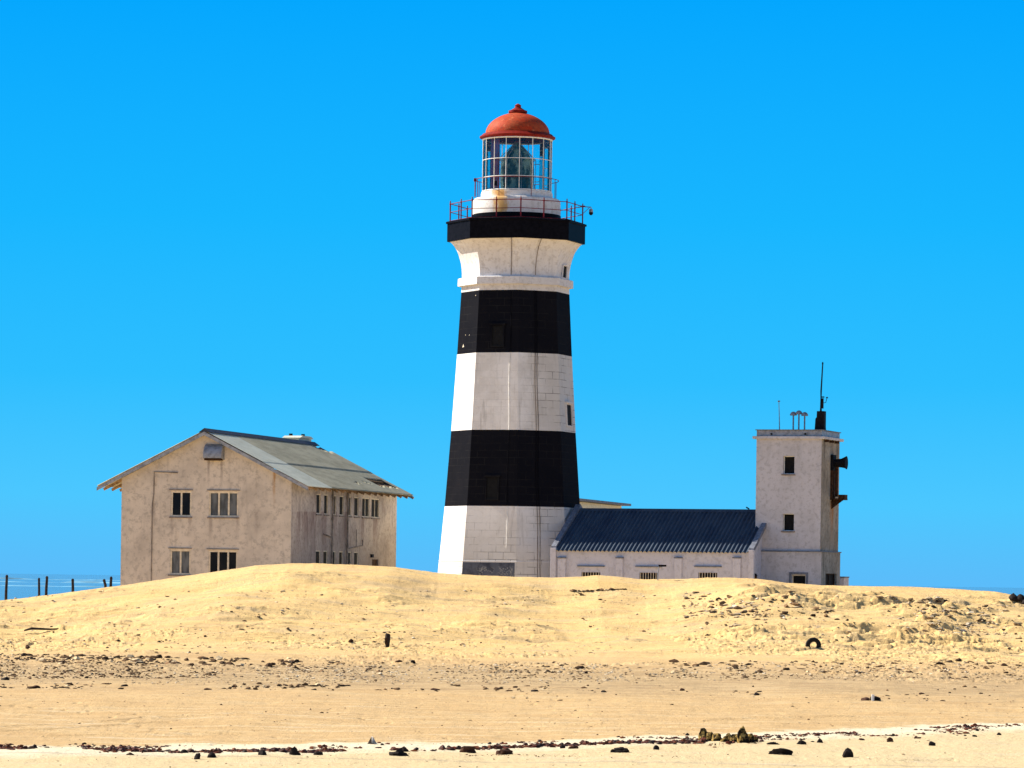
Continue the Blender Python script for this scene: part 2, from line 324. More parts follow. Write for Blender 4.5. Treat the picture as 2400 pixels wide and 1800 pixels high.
# ------------------------------------------------------------ mesh helpers
def tag(o, label=None, cat=None, group=None, kind=None):
    if label: o['label'] = label
    if cat: o['category'] = cat
    if group: o['group'] = group
    if kind: o['kind'] = kind
    return o
def empty(name, loc, az=0, **k):
    o = bpy.data.objects.new(name, None); C.objects.link(o); o.location = loc; o.rotation_euler = (0, 0, R(az)); o.empty_display_size = .5
    return tag(o, **k)
class MB:
    def __init__(s): s.v = []; s.f = []; s.uv = []
    def add(s, vs, fs, uvs=None):
        n = len(s.v); s.v += [tuple(p) for p in vs]; s.f += [tuple(i+n for i in f) for f in fs]
        s.uv += uvs if uvs else [None]*len(fs); return s
    def box(s, x0, x1, y0, y1, z0, z1):
        return s.add([(x0,y0,z0),(x1,y0,z0),(x1,y1,z0),(x0,y1,z0),(x0,y0,z1),(x1,y0,z1),(x1,y1,z1),(x0,y1,z1)],
                     [(0,3,2,1),(4,5,6,7),(0,1,5,4),(1,2,6,5),(2,3,7,6),(3,0,4,7)])
    def prism(s, base, d):                              # base polygon (3d points), extruded by vector d
        n = len(base); d = Vector(d); b = [Vector(p) for p in base]
        return s.add(b+[p+d for p in b], [tuple(range(n))[::-1], tuple(range(n, 2*n))]+[(i, (i+1) % n, n+(i+1) % n, n+i) for i in range(n)])
    def tube(s, pts, r, n=8, cap=True):
        pts = [Vector(p) for p in pts]; rs = r if isinstance(r, (list, tuple)) else [r]*len(pts); vs = []; fs = []
        for i, p in enumerate(pts):
            t = (pts[min(i+1, len(pts)-1)]-pts[max(i-1, 0)]).normalized()
            a = t.cross(Vector((0,0,1))); a = a.normalized() if a.length > 1e-3 else Vector((1,0,0)); bb = t.cross(a)
            vs += [p+(a*math.cos(k*2*PI/n)+bb*math.sin(k*2*PI/n))*rs[i] for k in range(n)]
        for i in range(len(pts)-1):
            for k in range(n): fs.append((i*n+k, i*n+(k+1) % n, (i+1)*n+(k+1) % n, (i+1)*n+k))
        if cap: fs += [tuple(range(n))[::-1], tuple(range((len(pts)-1)*n, len(pts)*n))]
        return s.add(vs, fs)
    def lathe(s, prof, n=48, c=(0,0), ph=0.0, close=False, uv=False):   # prof (r,z)
        vs = []; fs = []; uvs = []
        for r, z in prof: vs += [(c[0]+r*math.sin(ph+k*2*PI/n), c[1]-r*math.cos(ph+k*2*PI/n), z) for k in range(n)]
        for i in range(len(prof)-1):
            for k in range(n):
                k2 = (k+1) % n; fs.append((i*n+k, i*n+k2, (i+1)*n+k2, (i+1)*n+k))
                h0 = prof[i][0]*math.sin(PI/n); h1 = prof[i+1][0]*math.sin(PI/n); uu = k*7.31
                uvs.append([(uu-h0, prof[i][1]), (uu+h0, prof[i][1]), (uu+h1, prof[i+1][1]), (uu-h1, prof[i+1][1])])
        if close: fs += [tuple(range(n))[::-1], tuple(range((len(prof)-1)*n, len(prof)*n))]; uvs += [None, None]
        return s.add(vs, fs, uvs if uv else None)
    def build(s, name, m, parent=None, smooth=False, loc=None, az=0, bevel=0):
        me = bpy.data.meshes.new(name); me.from_pydata(s.v, [], s.f)
        if any(u for u in s.uv):
            ul = me.uv_layers.new(name='UVMap'); i = 0
            for f, u in zip(s.f, s.uv):
                for k in range(len(f)): ul.data[i].uv = u[k] if u else (0, 0); i += 1
        me.materials.append(m if not isinstance(m, str) else M[m])
        if smooth:
            me.polygons.foreach_set('use_smooth', [True]*len(me.polygons))
            if smooth != 'all': me.set_sharp_from_angle(angle=R(40))
        me.update(); o = bpy.data.objects.new(name, me); C.objects.link(o)
        if parent: o.parent = parent
        if loc: o.location = loc
        o.rotation_euler.z = R(az)
        if bevel: b_ = o.modifiers.new('bevel', 'BEVEL'); b_.width = bevel; b_.segments = 2; b_.limit_method = 'ANGLE'
        return o

def wall_open(mb, P, U, Nrm, x0, x1, z0, z1, ops, depth=.16):
    """plaster wall x0..x1 z0..z1 on plane P + x*U, outward normal Nrm, with openings (xa,xb,za,zb) and their reveals"""
    xs = sorted({x0, x1}|{a for o in ops for a in o[:2]}); zs = sorted({z0, z1}|{a for o in ops for a in o[2:]})
    xs = [x for x in xs if x0 <= x <= x1]; zs = [z for z in zs if z0 <= z <= z1]
    q = lambda x, z, d=0: (P[0]+U[0]*x-Nrm[0]*d, P[1]+U[1]*x-Nrm[1]*d, z)
    for i in range(len(xs)-1):
        for j in range(len(zs)-1):
            cx, cz = (xs[i]+xs[i+1])/2, (zs[j]+zs[j+1])/2
            if any(a < cx < b and c < cz < d for a, b, c, d in ops): continue
            mb.add([q(xs[i], zs[j]), q(xs[i+1], zs[j]), q(xs[i+1], zs[j+1]), q(xs[i], zs[j+1])], [(0,1,2,3)])
    for a, b, c, d in ops:
        mb.add([q(a,c), q(b,c), q(b,d), q(a,d), q(a,c,depth), q(b,c,depth), q(b,d,depth), q(a,d,depth)], [(0,4,5,1),(1,5,6,2),(2,6,7,3),(3,7,4,0)])
def window(parent, P, U, Nrm, op, n, framem, panem, depth=.13, fw=.06, sill=True, hood=True, label=None, bars=0, trim='sillh'):
    a, b, c, d = op
    q = lambda x, z, k=0: Vector((P[0]+U[0]*x-Nrm[0]*k, P[1]+U[1]*x-Nrm[1]*k, z))
    f = MB(); nrm = Vector((Nrm[0], Nrm[1], 0))
    def bar(xa, xb, za, zb, k0, k1, mb=f): mb.prism([q(xa, za, k1), q(xb, za, k1), q(xb, zb, k1), q(xa, zb, k1)], nrm*(k1-k0))
    bar(a, a+fw, c, d, depth-.07, depth); bar(b-fw, b, c, d, depth-.07, depth)
    bar(a+fw, b-fw, c, c+fw, depth-.07, depth); bar(a+fw, b-fw, d-fw, d, depth-.07, depth)
    for i in range(1, n):
        x = a+(b-a)*i/n; bar(x-fw*.55, x+fw*.55, c+fw, d-fw, depth-.06, depth-.003)
    w = f.build('window', framem, parent)
    if label: w['label'] = label
    g = MB(); bar(a+.01, b-.01, c+.01, d-.01, depth-.022, depth-.012, g); g.build('pane', panem, w)
    if sill: g = MB(); bar(a-.07, b+.05, c-.07, c-.003, -.06, .06, g); g.build('sill', trim, w)
    if hood: g = MB(); bar(a-.09, b+.07, d+.05, d+.09, -.05, -.001, g); g.build('lintel', trim, w)
    if bars:
        g = MB()
        for i in range(bars):
            x = a+(b-a)*(i+.5)/bars; g.tube([q(x, c, -.03), q(x, d+.02, -.03)], .016, 6)
        g.build('burglar_bars', 'cream', w)
    return w
def corrugated(mb, O, U, V, Nn, len_u, len_v, pitch, amp, nv, per=8, keep=None, sag=0.0):
    O, U, V, Nn = map(Vector, (O, U, V, Nn)); nu = int(len_u/pitch*per); vs = []; fs = []
    for j in range(nv+1):
        for i in range(nu+1):
            u = len_u*i/nu; v = len_v*j/nv
            vs.append(O+U*u+V*v+Nn*(amp*math.sin(u/pitch*2*PI)-sag*math.sin(PI*j/nv)))
    for j in range(nv):
        for i in range(nu):
            if keep and not keep(len_u*(i+.5)/nu, len_v*(j+.5)/nv): continue
            a = j*(nu+1)+i; fs.append((a, a+1, a+nu+2, a+nu+1))
    mb.add(vs, fs); return mb

# ------------------------------------------------------------ ground and sea
def make_ground():
    ys = np.concatenate([[-3000,-800,-200,-60,-20,0,15,30,40,48,54], np.arange(58,72,.35), np.arange(72,100,.20), np.arange(100,150,.28), np.arange(150,186,.11), np.arange(186,200,.6), np.arange(200,300,5), [320,400,700]])
    uc = np.linspace(-.150, .150, 1500); e = np.array([.153,.158,.166,.18,.20,.23,.28,.35,.5,.8,1.5,4,12,40])
    us = np.concatenate([-e[::-1], uc, e])
    U, Y = np.meshgrid(us, ys); wd = np.maximum(Y, 55.0); X = U*wd
    Z = H(X, Y)
    ny, nx = X.shape
    co = np.stack([X, Y, Z], -1).reshape(-1, 3)
    idx = np.arange(ny*nx).reshape(ny, nx)
    f = np.stack([idx[:-1,:-1], idx[:-1,1:], idx[1:,1:], idx[1:,:-1]], -1).reshape(-1, 4)
    me = bpy.data.meshes.new('sand'); me.vertices.add(len(co)); me.vertices.foreach_set('co', co.ravel())
    me.loops.add(f.size); me.loops.foreach_set('vertex_index', f.ravel().astype(np.int32))
    me.polygons.add(len(f)); me.polygons.foreach_set('loop_start', np.arange(0, f.size, 4, dtype=np.int32))
    me.update(calc_edges=True); me.polygons.foreach_set('use_smooth', np.ones(len(f), bool)); me.materials.append(M['sand'])
    o = bpy.data.objects.new('sand', me); C.objects.link(o); tag(o, 'pale yellow beach sand rising to a low dune', None, kind='structure')
make_ground()
g = MB(); g.add([(-30000,240,-.9),(30000,240,-.9),(30000,40000,-.9),(-30000,40000,-.9)], [(0,1,2,3)])
tag(g.build('sea', 'sea'), 'blue hazy sea beyond the dune at the left edge', kind='structure')

# white surf breaking far out
g = MB()
for row, (y0_, h_) in enumerate(((1300, .5), (1900, .9), (2800, 1.4))):
    xs_ = np.arange(-y0_*.25, -y0_*.02, y0_/260.0); hh_ = np.clip(fbm(xs_*110/y0_, xs_*0+row*3.3, 4, 120+row)-.36, 0, 1)*h_*3
    yo = y0_+np.asarray(fbm(xs_*20/y0_, xs_*0+row, 2, 130))*40; n_ = len(xs_)
    vs = [(x_, y_-2, -.95) for x_, y_ in zip(xs_, yo)]+[(x_, y_, -.9+a_) for x_, y_, a_ in zip(xs_, yo, hh_)]+[(x_, y_+6, -.95) for x_, y_ in zip(xs_, yo)]
    g.add(vs, [(i, i+1, n_+i+1, n_+i) for i in range(n_-1)]+[(n_+i, n_+i+1, 2*n_+i+1, 2*n_+i) for i in range(n_-1)])
tag(g.build('surf', plain('sea_spray', (.15,.36,.52), .9, var=.3, sc=.1)), 'broken white surf far out at sea', kind='structure')
# ------------------------------------------------------------ lighthouse
LX, LY = -0.03, 200.0; LAZ = 3.6
lh = empty('lighthouse', (LX, LY, 0), LAZ, label='tall eight-sided lighthouse banded black and white with red dome', cat='lighthouse')
def tR(z):
    pts = [(-1,4.12),(4.23,3.65),(6.96,3.405),(10.74,3.13),(14.58,2.887),(17.69,2.72),(18.45,2.70),(18.83,2.71),(19.33,2.81),(19.76,2.95),(20.02,3.12),(20.22,3.36)]
    return float(np.interp(z, [p[0] for p in pts], [p[1] for p in pts]))
def band(name, zs, m, label=None):
    o = MB().lathe([(tR(z), z) for z in zs], 8, uv=True).build(name, m, lh)
    if label: o['label'] = label
band('plinth', [-1, 4.22], 'tw', 'white lowest courses of the tower'); band('white_band', [4.22, 6.96], 'tw', 'stained white band above the sand')
band('black_band', [6.96, 10.74], 'tb', 'lower black band'); band('white_band', [10.74, 14.58], 'tw', 'middle white band')
band('black_band', [14.58, 17.69], 'tb', 'upper black band'); band('collar', [17.69, 18.0], 'twf')
MB().lathe([(2.6,17.99),(2.91,17.99),(2.90,18.35),(2.84,18.39),(2.6,18.41)], 8).build('string_course', 'twf', lh)
MB().lathe([(2.715,4.19),(3.672,4.20),(3.672,4.235),(3.60,4.26)], 8).build('plinth_ledge', 'twf', lh)
fl = [(18.0,2.70),(18.45,2.70),(18.65,2.70),(18.83,2.715),(19.0,2.735),(19.17,2.765),(19.33,2.81),(19.48,2.855),(19.62,2.90),(19.76,2.96),(19.88,3.03),(20.0,3.11),(20.1,3.19),(20.17,3.26),(20.24,3.36)]
MB().lathe([(r, z) for z, r in fl], 8, uv=True).build('flared_collar', 'twf', lh, smooth=True)
MB().lathe([(3.2,20.22),(3.47,20.22),(3.47,21.10),(3.54,21.12),(3.54,21.21),(3.46,21.24),(0,21.20)], 8).build('gallery_deck', 'black', lh)
# dark panel of old paint on the front left face
def face_pt(k, t, z, off=0.0):                           # k: 0 = face right of front vertex, -1 = face left of it; t 0..1 left to right
    a0, a1 = R(45*k), R(45*(k+1)); r = tR(z)
    p0 = Vector((r*math.sin(a0), -r*math.cos(a0), z)); p1 = Vector((r*math.sin(a1), -r*math.cos(a1), z)); n = R(45*k+22.5)
    return p0.lerp(p1, t)+Vector((math.sin(n), -math.cos(n), 0))*off
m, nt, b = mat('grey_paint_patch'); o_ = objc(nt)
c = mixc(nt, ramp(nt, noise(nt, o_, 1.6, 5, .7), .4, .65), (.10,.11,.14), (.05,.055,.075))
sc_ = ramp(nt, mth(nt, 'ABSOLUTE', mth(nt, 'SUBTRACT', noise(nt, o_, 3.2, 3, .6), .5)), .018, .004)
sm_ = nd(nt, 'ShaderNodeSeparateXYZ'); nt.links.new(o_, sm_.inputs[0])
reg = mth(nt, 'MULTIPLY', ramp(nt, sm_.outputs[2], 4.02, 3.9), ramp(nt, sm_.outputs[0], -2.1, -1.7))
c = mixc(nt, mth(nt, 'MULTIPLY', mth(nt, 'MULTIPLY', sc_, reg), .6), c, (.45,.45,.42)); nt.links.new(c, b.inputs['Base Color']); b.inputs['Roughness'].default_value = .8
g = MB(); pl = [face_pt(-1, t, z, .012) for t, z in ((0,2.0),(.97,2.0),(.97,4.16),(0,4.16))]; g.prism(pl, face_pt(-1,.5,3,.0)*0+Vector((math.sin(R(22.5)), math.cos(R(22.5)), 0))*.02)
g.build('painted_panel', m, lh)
# conduits down the front
def conduit(k, t, z0, z1, r, m, name='conduit', flare=True):
    zs = list(np.linspace(z0, z1, max(2, int((z1-z0)/.35)+1)))
    MB().tube([face_pt(k, t+(0.02*math.sin(z*1.3)/2), z, r*1.1) for z in zs], r, 6).build(name, m, lh)
for z0, z1, mm in ((4.9,6.96,'white'),(6.96,10.74,'black'),(10.74,14.58,'white'),(14.58,17.69,'black'),(18.45,20.2,'pipe')): conduit(-1, .81, z0, z1, .022, mm)
for dt in (0, .05):
    for z0, z1, mm in ((3.3,6.96,'pipe'),(6.96,10.74,'black'),(10.74,14.58,'pipe'),(14.58,17.69,'black')): conduit(0, .42+dt, z0, z1, .02, mm)
conduit(0, .44, 18.45, 20.2, .02, 'pipe')
# windows of the shaft
def shaft_window(k, px0, px1, py0, py1, hood=True):
    az = LAZ+45*k+22.5
    zc = 3.3+(HY-(py0+py1)/2)/46.7
    ap = tR(zc)*math.cos(R(22.5)); fr = Frame(LX+math.sin(R(az))*ap, LY-math.cos(R(az))*ap, az)
    a, z1 = fr.front(px0, py0); b_, z0 = fr.front(px1, py1)
    def P(x, z, off):
        half = tR(z)*math.sin(R(22.5)); t = (x+half)/(2*half); return face_pt(k, t, z, off)
    n = Vector((math.sin(R(45*k+22.5)), -math.cos(R(45*k+22.5)), 0))
    f = MB()
    for xa, xb, za, zb in ((a-.05,a,z0,z1),(b_,b_+.05,z0,z1),(a-.05,b_+.05,z1,z1+.06),(a-.05,b_+.05,z0-.06,z0)):
        f.prism([P(xa,za,0),P(xb,za,0),P(xb,zb,0),P(xa,zb,0)], n*.07)
    if hood: f.prism([P(a-.12,z1+.06,0),P(b_+.12,z1+.06,0),P(b_+.12,z1+.14,0),P(a-.12,z1+.14,0)], n*.16)
    w = f.build('window', 'blackband' if False else ('tb' if k == -1 else 'twf'), lh)
    g = MB(); g.prism([P(a,z0,0),P(b_,z0,0),P(b_,z1,0),P(a,z1,0)], n*.015); g.build('pane', 'dark', w)
shaft_window(-1, 1141, 1167, 1120, 1169); shaft_window(-1, 1154, 1180, 764, 810)
shaft_window(1, 1327, 1337.5, 948, 998); shaft_window(1, 1317, 1325, 623, 652, False)
for px, py, s_ in ((1088,811,.10),(1092,785,.03),(1101,785,.03),(1112,692,.04)):       # chips where white shows through the black
    fr = Frame(LX+math.sin(R(LAZ-67.5))*2.6, LY-math.cos(R(LAZ-67.5))*2.6, LAZ-67.5); lx, z = fr.front(px, py)
    half = tR(z)*math.sin(R(22.5)); t = (lx+half)/(2*half)
    g = MB(); g.add([face_pt(-2, t-.0, z+s_, .004), face_pt(-2, t-.05*s_/.1, z-s_*.7, .004), face_pt(-2, t+.04*s_/.1, z-s_*.5, .004)], [(0,1,2)]); g.build('paint_chip', 'cream', lh)
# drum, lantern, dome
MB().lathe([(2.23,21.2),(2.23,21.58),(2.21,21.6)], 64).build('drum_skirting', 'black', lh, smooth=True)
MB().lathe([(2.20,21.5),(2.20,22.26),(2.17,22.36),(2.10,22.41),(1.7,22.43)], 64).build('gallery_drum', 'drum', lh, smooth=True)
MB().lathe([(1.80,22.4),(1.80,22.66),(1.78,22.73),(1.70,22.75)], 64).build('lantern_sill', 'drum', lh, smooth=True)
g = MB()
for k in range(16):
    a = R(22.5*k); p = (1.73*math.sin(a), -1.73*math.cos(a)); g.tube([(p[0], p[1], 22.74), (p[0], p[1], 25.5)], .019, 6)
for z, r_ in ((22.78,.03),(23.45,.018),(24.33,.018),(25.38,.05)):
    g.tube([(1.73*math.sin(R(k*5.625)), -1.73*math.cos(R(k*5.625)), z) for k in range(65)], r_, 6, False)
gf = g.build('glazing_frame', 'white', lh, smooth=True)
MB().lathe([(1.715,22.76),(1.715,25.42)], 16).build('pane', 'lglass', gf)
# lens: stacked prism rings
prof = [(.55,22.75),(.62,22.8)]
z = 22.85
while z < 24.35:
    r_ = .88*(1-.10*abs((z-23.5)/.9)**2); prof += [(r_-.035, z), (r_, z+.05)]; z += .07
prof += [(.93,24.36),(.93,24.42),(.70,24.43)]
z = 24.46
while z < 25.2:
    r_ = .70*(1-((z-24.44)/.85)**1.5); prof += [(max(r_-.03,.05), z), (max(r_,.07), z+.045)]; z += .065
prof += [(.06,25.25),(0,25.3)]
ln = MB().lathe(prof, 24).build('lens', 'lens', lh)
MB().lathe([(.25,22.6),(.25,24.3),(0,24.4)], 16).build('lamp_column', 'blacksteel', ln)
g = MB()
for k in range(8):
    a = R(45*k+10); g.tube([(.94*math.sin(a), -.94*math.cos(a), 22.8), (.96*math.sin(a), -.96*math.cos(a), 24.4), (.1*math.sin(a), -.1*math.cos(a), 25.28)], .02, 5)
g.build('lens_frame', 'galv', ln)
g = MB(); vs = []; fs = []
for i in range(7):
    a = R(-62+i*4); vs += [(1.55*math.sin(a), -1.55*math.cos(a), 22.8), (1.55*math.sin(a), -1.55*math.cos(a), 25.35)]
    if i: fs.append((2*i-2, 2*i, 2*i+1, 2*i-1))
g.add(vs, fs); g.build('red_screen', 'redglass', lh)
eav = [(1.62,25.40),(1.76,25.40),(1.90,25.47),(1.905,25.53),(1.82,25.58),(1.74,25.66),(1.60,25.70)]
MB().lathe(eav, 64).build('eave', 'red', lh, smooth=True)
dm = [(1.61*math.cos(a)**1.12, 25.69+1.08*math.sin(a)) for a in np.linspace(0, R(78), 16)]
dome = MB().lathe(dm+[(.1,26.83)], 64).build('dome', 'dome', lh, smooth=True)
MB().lathe([(.40,26.70),(.47,26.76),(.47,26.86),(.36,26.89),(.30,26.93),(.16,27.02),(.15,27.10),(.17,27.13),(.06,27.21),(0,27.23)], 32).build('ventilator', 'red', dome, smooth=True)
# gallery railing
def rail_ring(pts, r, name, m): MB().tube(pts+[pts[0]], r, 6, False).build(name, m, lh)
RR = 3.33
rv = [Vector((RR*math.sin(R(45*k)), -RR*math.cos(R(45*k)), 0)) for k in range(8)]
posts = []
for k in range(8): posts += [rv[k], (rv[k]+rv[(k+1) % 8])/2]
pm = MB().lathe([(.035,0),(.04,.03),(.032,.08),(.034,.86),(.042,.90),(.042,.95),(.02,.98),(.032,1.01),(.02,1.06),(0,1.10)], 8).build('railing_post', 'maroon', lh, smooth=True)
for i, p in enumerate(posts):
    o = pm if i == 0 else pm.copy()
    if i: C.objects.link(o); o.parent = lh
    o.location = (p.x, p.y, 21.2)
for z, r_ in ((21.24+.03,.018),(21.70,.018),(22.12,.022)): rail_ring([Vector((p.x, p.y, z)) for p in rv], r_, 'rail', 'maroon')
cp = [Vector((2.10*math.sin(R(a)), -2.10*math.cos(R(a)), 23.36)) for a in range(0, 360, 6)]
rail_ring(cp, .018, 'lantern_rail', 'maroon')
pm2 = MB().tube([(0,0,0),(0,0,.95)], .016, 6).build('lantern_rail_post', 'maroon', lh)
for k in range(8):
    o = pm2 if k == 0 else pm2.copy()
    if k: C.objects.link(o); o.parent = lh
    a = R(-28.6+45*k-LAZ+3.6); o.location = (2.10*math.sin(a), -2.10*math.cos(a), 22.41)
# small boxes on the upper rail and the bracket lamp at the right of the gallery
g = MB().box(-.07,.07,-.06,.06,-.12,.12); g.build('signal_box', 'blacksteel', lh, loc=(2.16*math.sin(R(-33)), -2.16*math.cos(R(-33)), 23.02), bevel=.01)
g = MB().box(-.07,.07,-.06,.06,-.08,.08).tube([(0,0,0),(0,0,-.85)], .03, 6); g.build('signal_box', 'maroon', lh, loc=(2.12*math.sin(R(-84)), -2.12*math.cos(R(-84)), 23.33))
a = R(93.6-LAZ-3.6); d = Vector((1, 0, 0))
p = posts[4]+Vector((0, 0, 0))
g = MB().tube([(p.x-.1,p.y,22.12),(p.x+.42,p.y,22.10)], .022, 6).tube([(p.x,p.y,21.75),(p.x+.34,p.y,22.08)], .016, 6).box(p.x-.12,p.x+.12,p.y-.03,p.y+.03,22.12,22.17)
br = g.build('lamp_bracket', 'maroon', lh)
MB().tube([(p.x+.42,p.y,22.10),(p.x+.42,p.y,22.02)], .02, 6).lathe([(.02,22.03),(.09,21.99),(.105,21.84)], 12, (p.x+.42, p.y)).build('lamp_cap', 'galv', br, smooth=True)
MB().lathe([(.105,21.84),(.10,21.76),(.05,21.70),(0,21.69)], 12, (p.x+.42, p.y)).build('lamp_shade', 'blacksteel', br, smooth=True)

# ------------------------------------------------------------ engine house joined to the tower
EAZ = LAZ-22.5                                            # -18.9
EF = Frame(1.93, 195.36, EAZ)
eh = empty('engine_house', (1.93, 195.36, 0), EAZ, label='low white engine house half buried in sand under dark corrugated roof', cat='building')
EL = 10.05; EW = 3.76; EZ = 4.80; RZ = 6.82; Z0 = 0.5
ops = []
for p0, p1, q0 in ((1363,1407,1341), (1499,1541,1342), (1637,1681,1342)):
    a, zt = EF.front(p0, q0); b_, _ = EF.front(p1, q0); ops.append((a, b_, zt-.75, zt))
w = MB(); wall_open(w, (0,0), (1,0), (0,-1), 0, EL, Z0, EZ, ops)
wall_open(w, (0,2*EW), (1,0), (0,1), 0, EL, Z0, EZ, [])
for x in (0, EL): w.add([(x,0,Z0),(x,2*EW,Z0),(x,2*EW,EZ),(x,EW,RZ-.05),(x,0,EZ)], [(0,1,2,3,4)])
w.build('wall', 'eng', eh)
for i, op in enumerate(ops): 
    wd_ = window(eh, (0,0), (1,0), (0,-1), op, 1, 'rustmetal', 'dark', .12, .05, False, False, bars=7)
    g = MB(); g.box(op[0]-.2, op[1]+.22, -.10, -.002, op[3]+.27, op[3]+.33); g.build('hood', 'slate', wd_)
for p0, p1 in ((1309,1327),(1445,1461),(1582,1599),(1719,1737)):
    a, z = EF.front(p0, 1307); b_, _ = EF.front(p1, 1307)
    g = MB().box(a, b_, -.10, -.002, Z0, z-.03); pi = g.build('pilaster', 'eng', eh, bevel=.01)
    MB().box(a-.02, b_+.02, -.14, -.002, z-.03, z+.03).build('pilaster_cap', 'slate', pi)
th = math.atan2(RZ-EZ, EW); V = Vector((0, -math.cos(th), -math.sin(th))); Nn = Vector((0, -math.sin(th), math.cos(th)))
sl = EW/math.cos(th)
g = MB(); corrugated(g, Vector((.25,EW,RZ))+Nn*.07, (1,0,0), V, Nn, EL-.3, sl+.16, .215, .042, 6)
corrugated(g, Vector((.25,EW,RZ))+Vector((0,math.sin(th),math.cos(th)))*.07, (1,0,0), Vector((0,math.cos(th),-math.sin(th))), (0,math.sin(th),math.cos(th)), EL-.3, sl+.1, .215, .042, 4)
rf = g.build('roof', 'roofe', eh, smooth='all')
MB().prism([(.22,EW-.22,RZ-.03),(.22,EW,RZ+.13),(.22,EW+.22,RZ-.03)], (EL-.2,0,0)).build('ridge_cap', 'roofe', rf)
def coping(x0, x1, tail):
    g = MB(); e = -.06
    p = [(x0,e,EZ-.02+tail),(x0,EW,RZ+.10),(x0,2*EW+.05,EZ),(x0,2*EW+.05,EZ+.2),(x0,EW,RZ+.32),(x0,e,EZ+.20+tail)]
    g.prism([Vector(q) for q in p][::-1], (x1-x0,0,0)); g.build('gable_coping', 'slate', eh)
coping(-.02, .24, 0); coping(EL-.02, EL+.22, .0)
g = MB().box(-.03,.25,-.12,.1,Z0,EZ+.12); g.build('corner_pier', 'eng', eh, bevel=.01)
g = MB().box(EL-.03,EL+.23,-.12,.1,Z0,EZ+.12); g.build('corner_pier', 'eng', eh, bevel=.01)
lx, z = EF.front(1756, 1196, EW)
g = MB().tube([(lx+.05,EW,RZ),(lx-.02,EW,RZ+.16)], .02, 6).prism([(lx-.16,EW-.05,RZ+.2),(lx-.02,EW-.05,RZ+.13),(lx+.0,EW-.05,RZ+.18),(lx-.14,EW-.05,RZ+.26)], (0,.1,0)); g.build('ridge_lamp', 'blacksteel', eh)
# pole lamp in front of the middle window
x, y, z = on_ground(1542, 1358, 150); x, y = ray(1541,1358)[0]*183.6, 183.6; z = float(H(x, y))
hz = EYE+ray(1542,1327)[1]*183.6
pl_ = empty('pole_lamp', (x, y, z), 0, label='thin black pole lamp standing before the middle barred window', cat='lamp')
MB().tube([(0,0,-.3),(.02,0,(hz-z)*.5),(.06,0,hz-z)], .025, 8).build('pole', 'galv', pl_)
MB().box(.03,.40,-.07,.07,hz-z-.02,hz-z+.07).build('lamp_head', 'blacksteel', pl_, bevel=.015)

# ------------------------------------------------------------ signal tower at the right
SO = Frame(1.93+EF.cx*9.71+2.2*-EF.sx, 195.36+EF.sx*9.71+2.2*EF.cx, EAZ)
st_ = empty('signal_tower', (SO.o[0], SO.o[1], 0), EAZ, label='square white signal tower with flat roof and fog horn', cat='tower')
SW = 3.27; SD = 3.53; ST = 10.36; SL = 4.90
def opf(px0, px1, py0, py1):
    a, z1 = SO.front(px0, py0); b_, z0 = SO.front(px1, py1); return (a, b_, z0, z1)
o1 = opf(1836, 1861.5, 1069, 1111); o2 = opf(1835, 1860.5, 1204, 1244.5)
w = MB(); wall_open(w, (0,0), (1,0), (0,-1), 0, SW, SL-.05, ST, [o1, o2], .25)
w.add([(0,0,SL-.05),(0,SD,SL-.05),(0,SD,ST),(0,0,ST)], [(0,3,2,1)]); w.add([(0,SD,SL-.05),(SW,SD,SL-.05),(SW,SD,ST),(0,SD,ST)], [(0,3,2,1)])
w.build('wall', 'sig', st_)
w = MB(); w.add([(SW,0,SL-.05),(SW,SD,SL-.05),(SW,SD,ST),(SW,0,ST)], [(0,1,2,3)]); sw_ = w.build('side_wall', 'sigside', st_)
for op in (o1, o2): window(st_, (0,0), (1,0), (0,-1), op, 1, 'white', 'dark', .22, .03, True, False)
B = .09; bx0 = -.22
a, zt = Frame(SO.o[0]+B*SO.sx, SO.o[1]-B*SO.cx, EAZ).front(1850, 1341); b_, _ = Frame(SO.o[0]+B*SO.sx, SO.o[1]-B*SO.cx, EAZ).front(1894, 1341)
o3 = (a+.12, b_-.12, 2.4, zt-.12)
yA, zA = SO.side(1935, 1344, SW+B); yB, _ = SO.side(1961, 1344, SW+B); o4 = (yA, yB, 2.4, zA)
w = MB(); wall_open(w, (0,-B), (1,0), (0,-1), bx0, SW+B, 0.5, SL, [o3], .2)
w.add([(bx0,-B,.5),(bx0,SD+B,.5),(bx0,SD+B,SL),(bx0,-B,SL)], [(0,3,2,1)]); w.add([(bx0,SD+B,.5),(SW+B,SD+B,.5),(SW+B,SD+B,SL),(bx0,SD+B,SL)], [(0,3,2,1)])
w.add([(bx0,-B,SL),(SW+B,-B,SL),(SW+B,SD+B,SL),(bx0,SD+B,SL)], [(0,1,2,3)]); w.build('lower_wall', 'sig', st_)
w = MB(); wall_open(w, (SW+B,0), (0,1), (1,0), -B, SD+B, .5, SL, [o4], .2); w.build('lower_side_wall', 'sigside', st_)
window(st_, (0,-B), (1,0), (0,-1), o3, 1, 'cream', 'dark', .18, .05, False, False)
window(st_, (SW+B,0), (0,1), (1,0), o4, 2, 'rustmetal', 'dark', .18, .05, False, False)
g = MB()
for x0, x1, z0_, z1_ in ((a,a+.10,2.4,zt),(b_-.10,b_,2.4,zt),(a+.10,b_-.10,zt-.10,zt)): g.box(x0, x1, -B-.05, -B-.002, z0_, z1_)
g.build('window_surround', 'slate', st_)
MB().box(.02, SW+B+.05, -B-.07, SD+B+.05, SL-.03, SL+.025).build('ledge', 'slate', st_, bevel=.008)
g = MB().box(-.17, SW+.17, -.17, SD+.17, ST, ST+.13); g.build('cornice', 'sig', st_, bevel=.015)
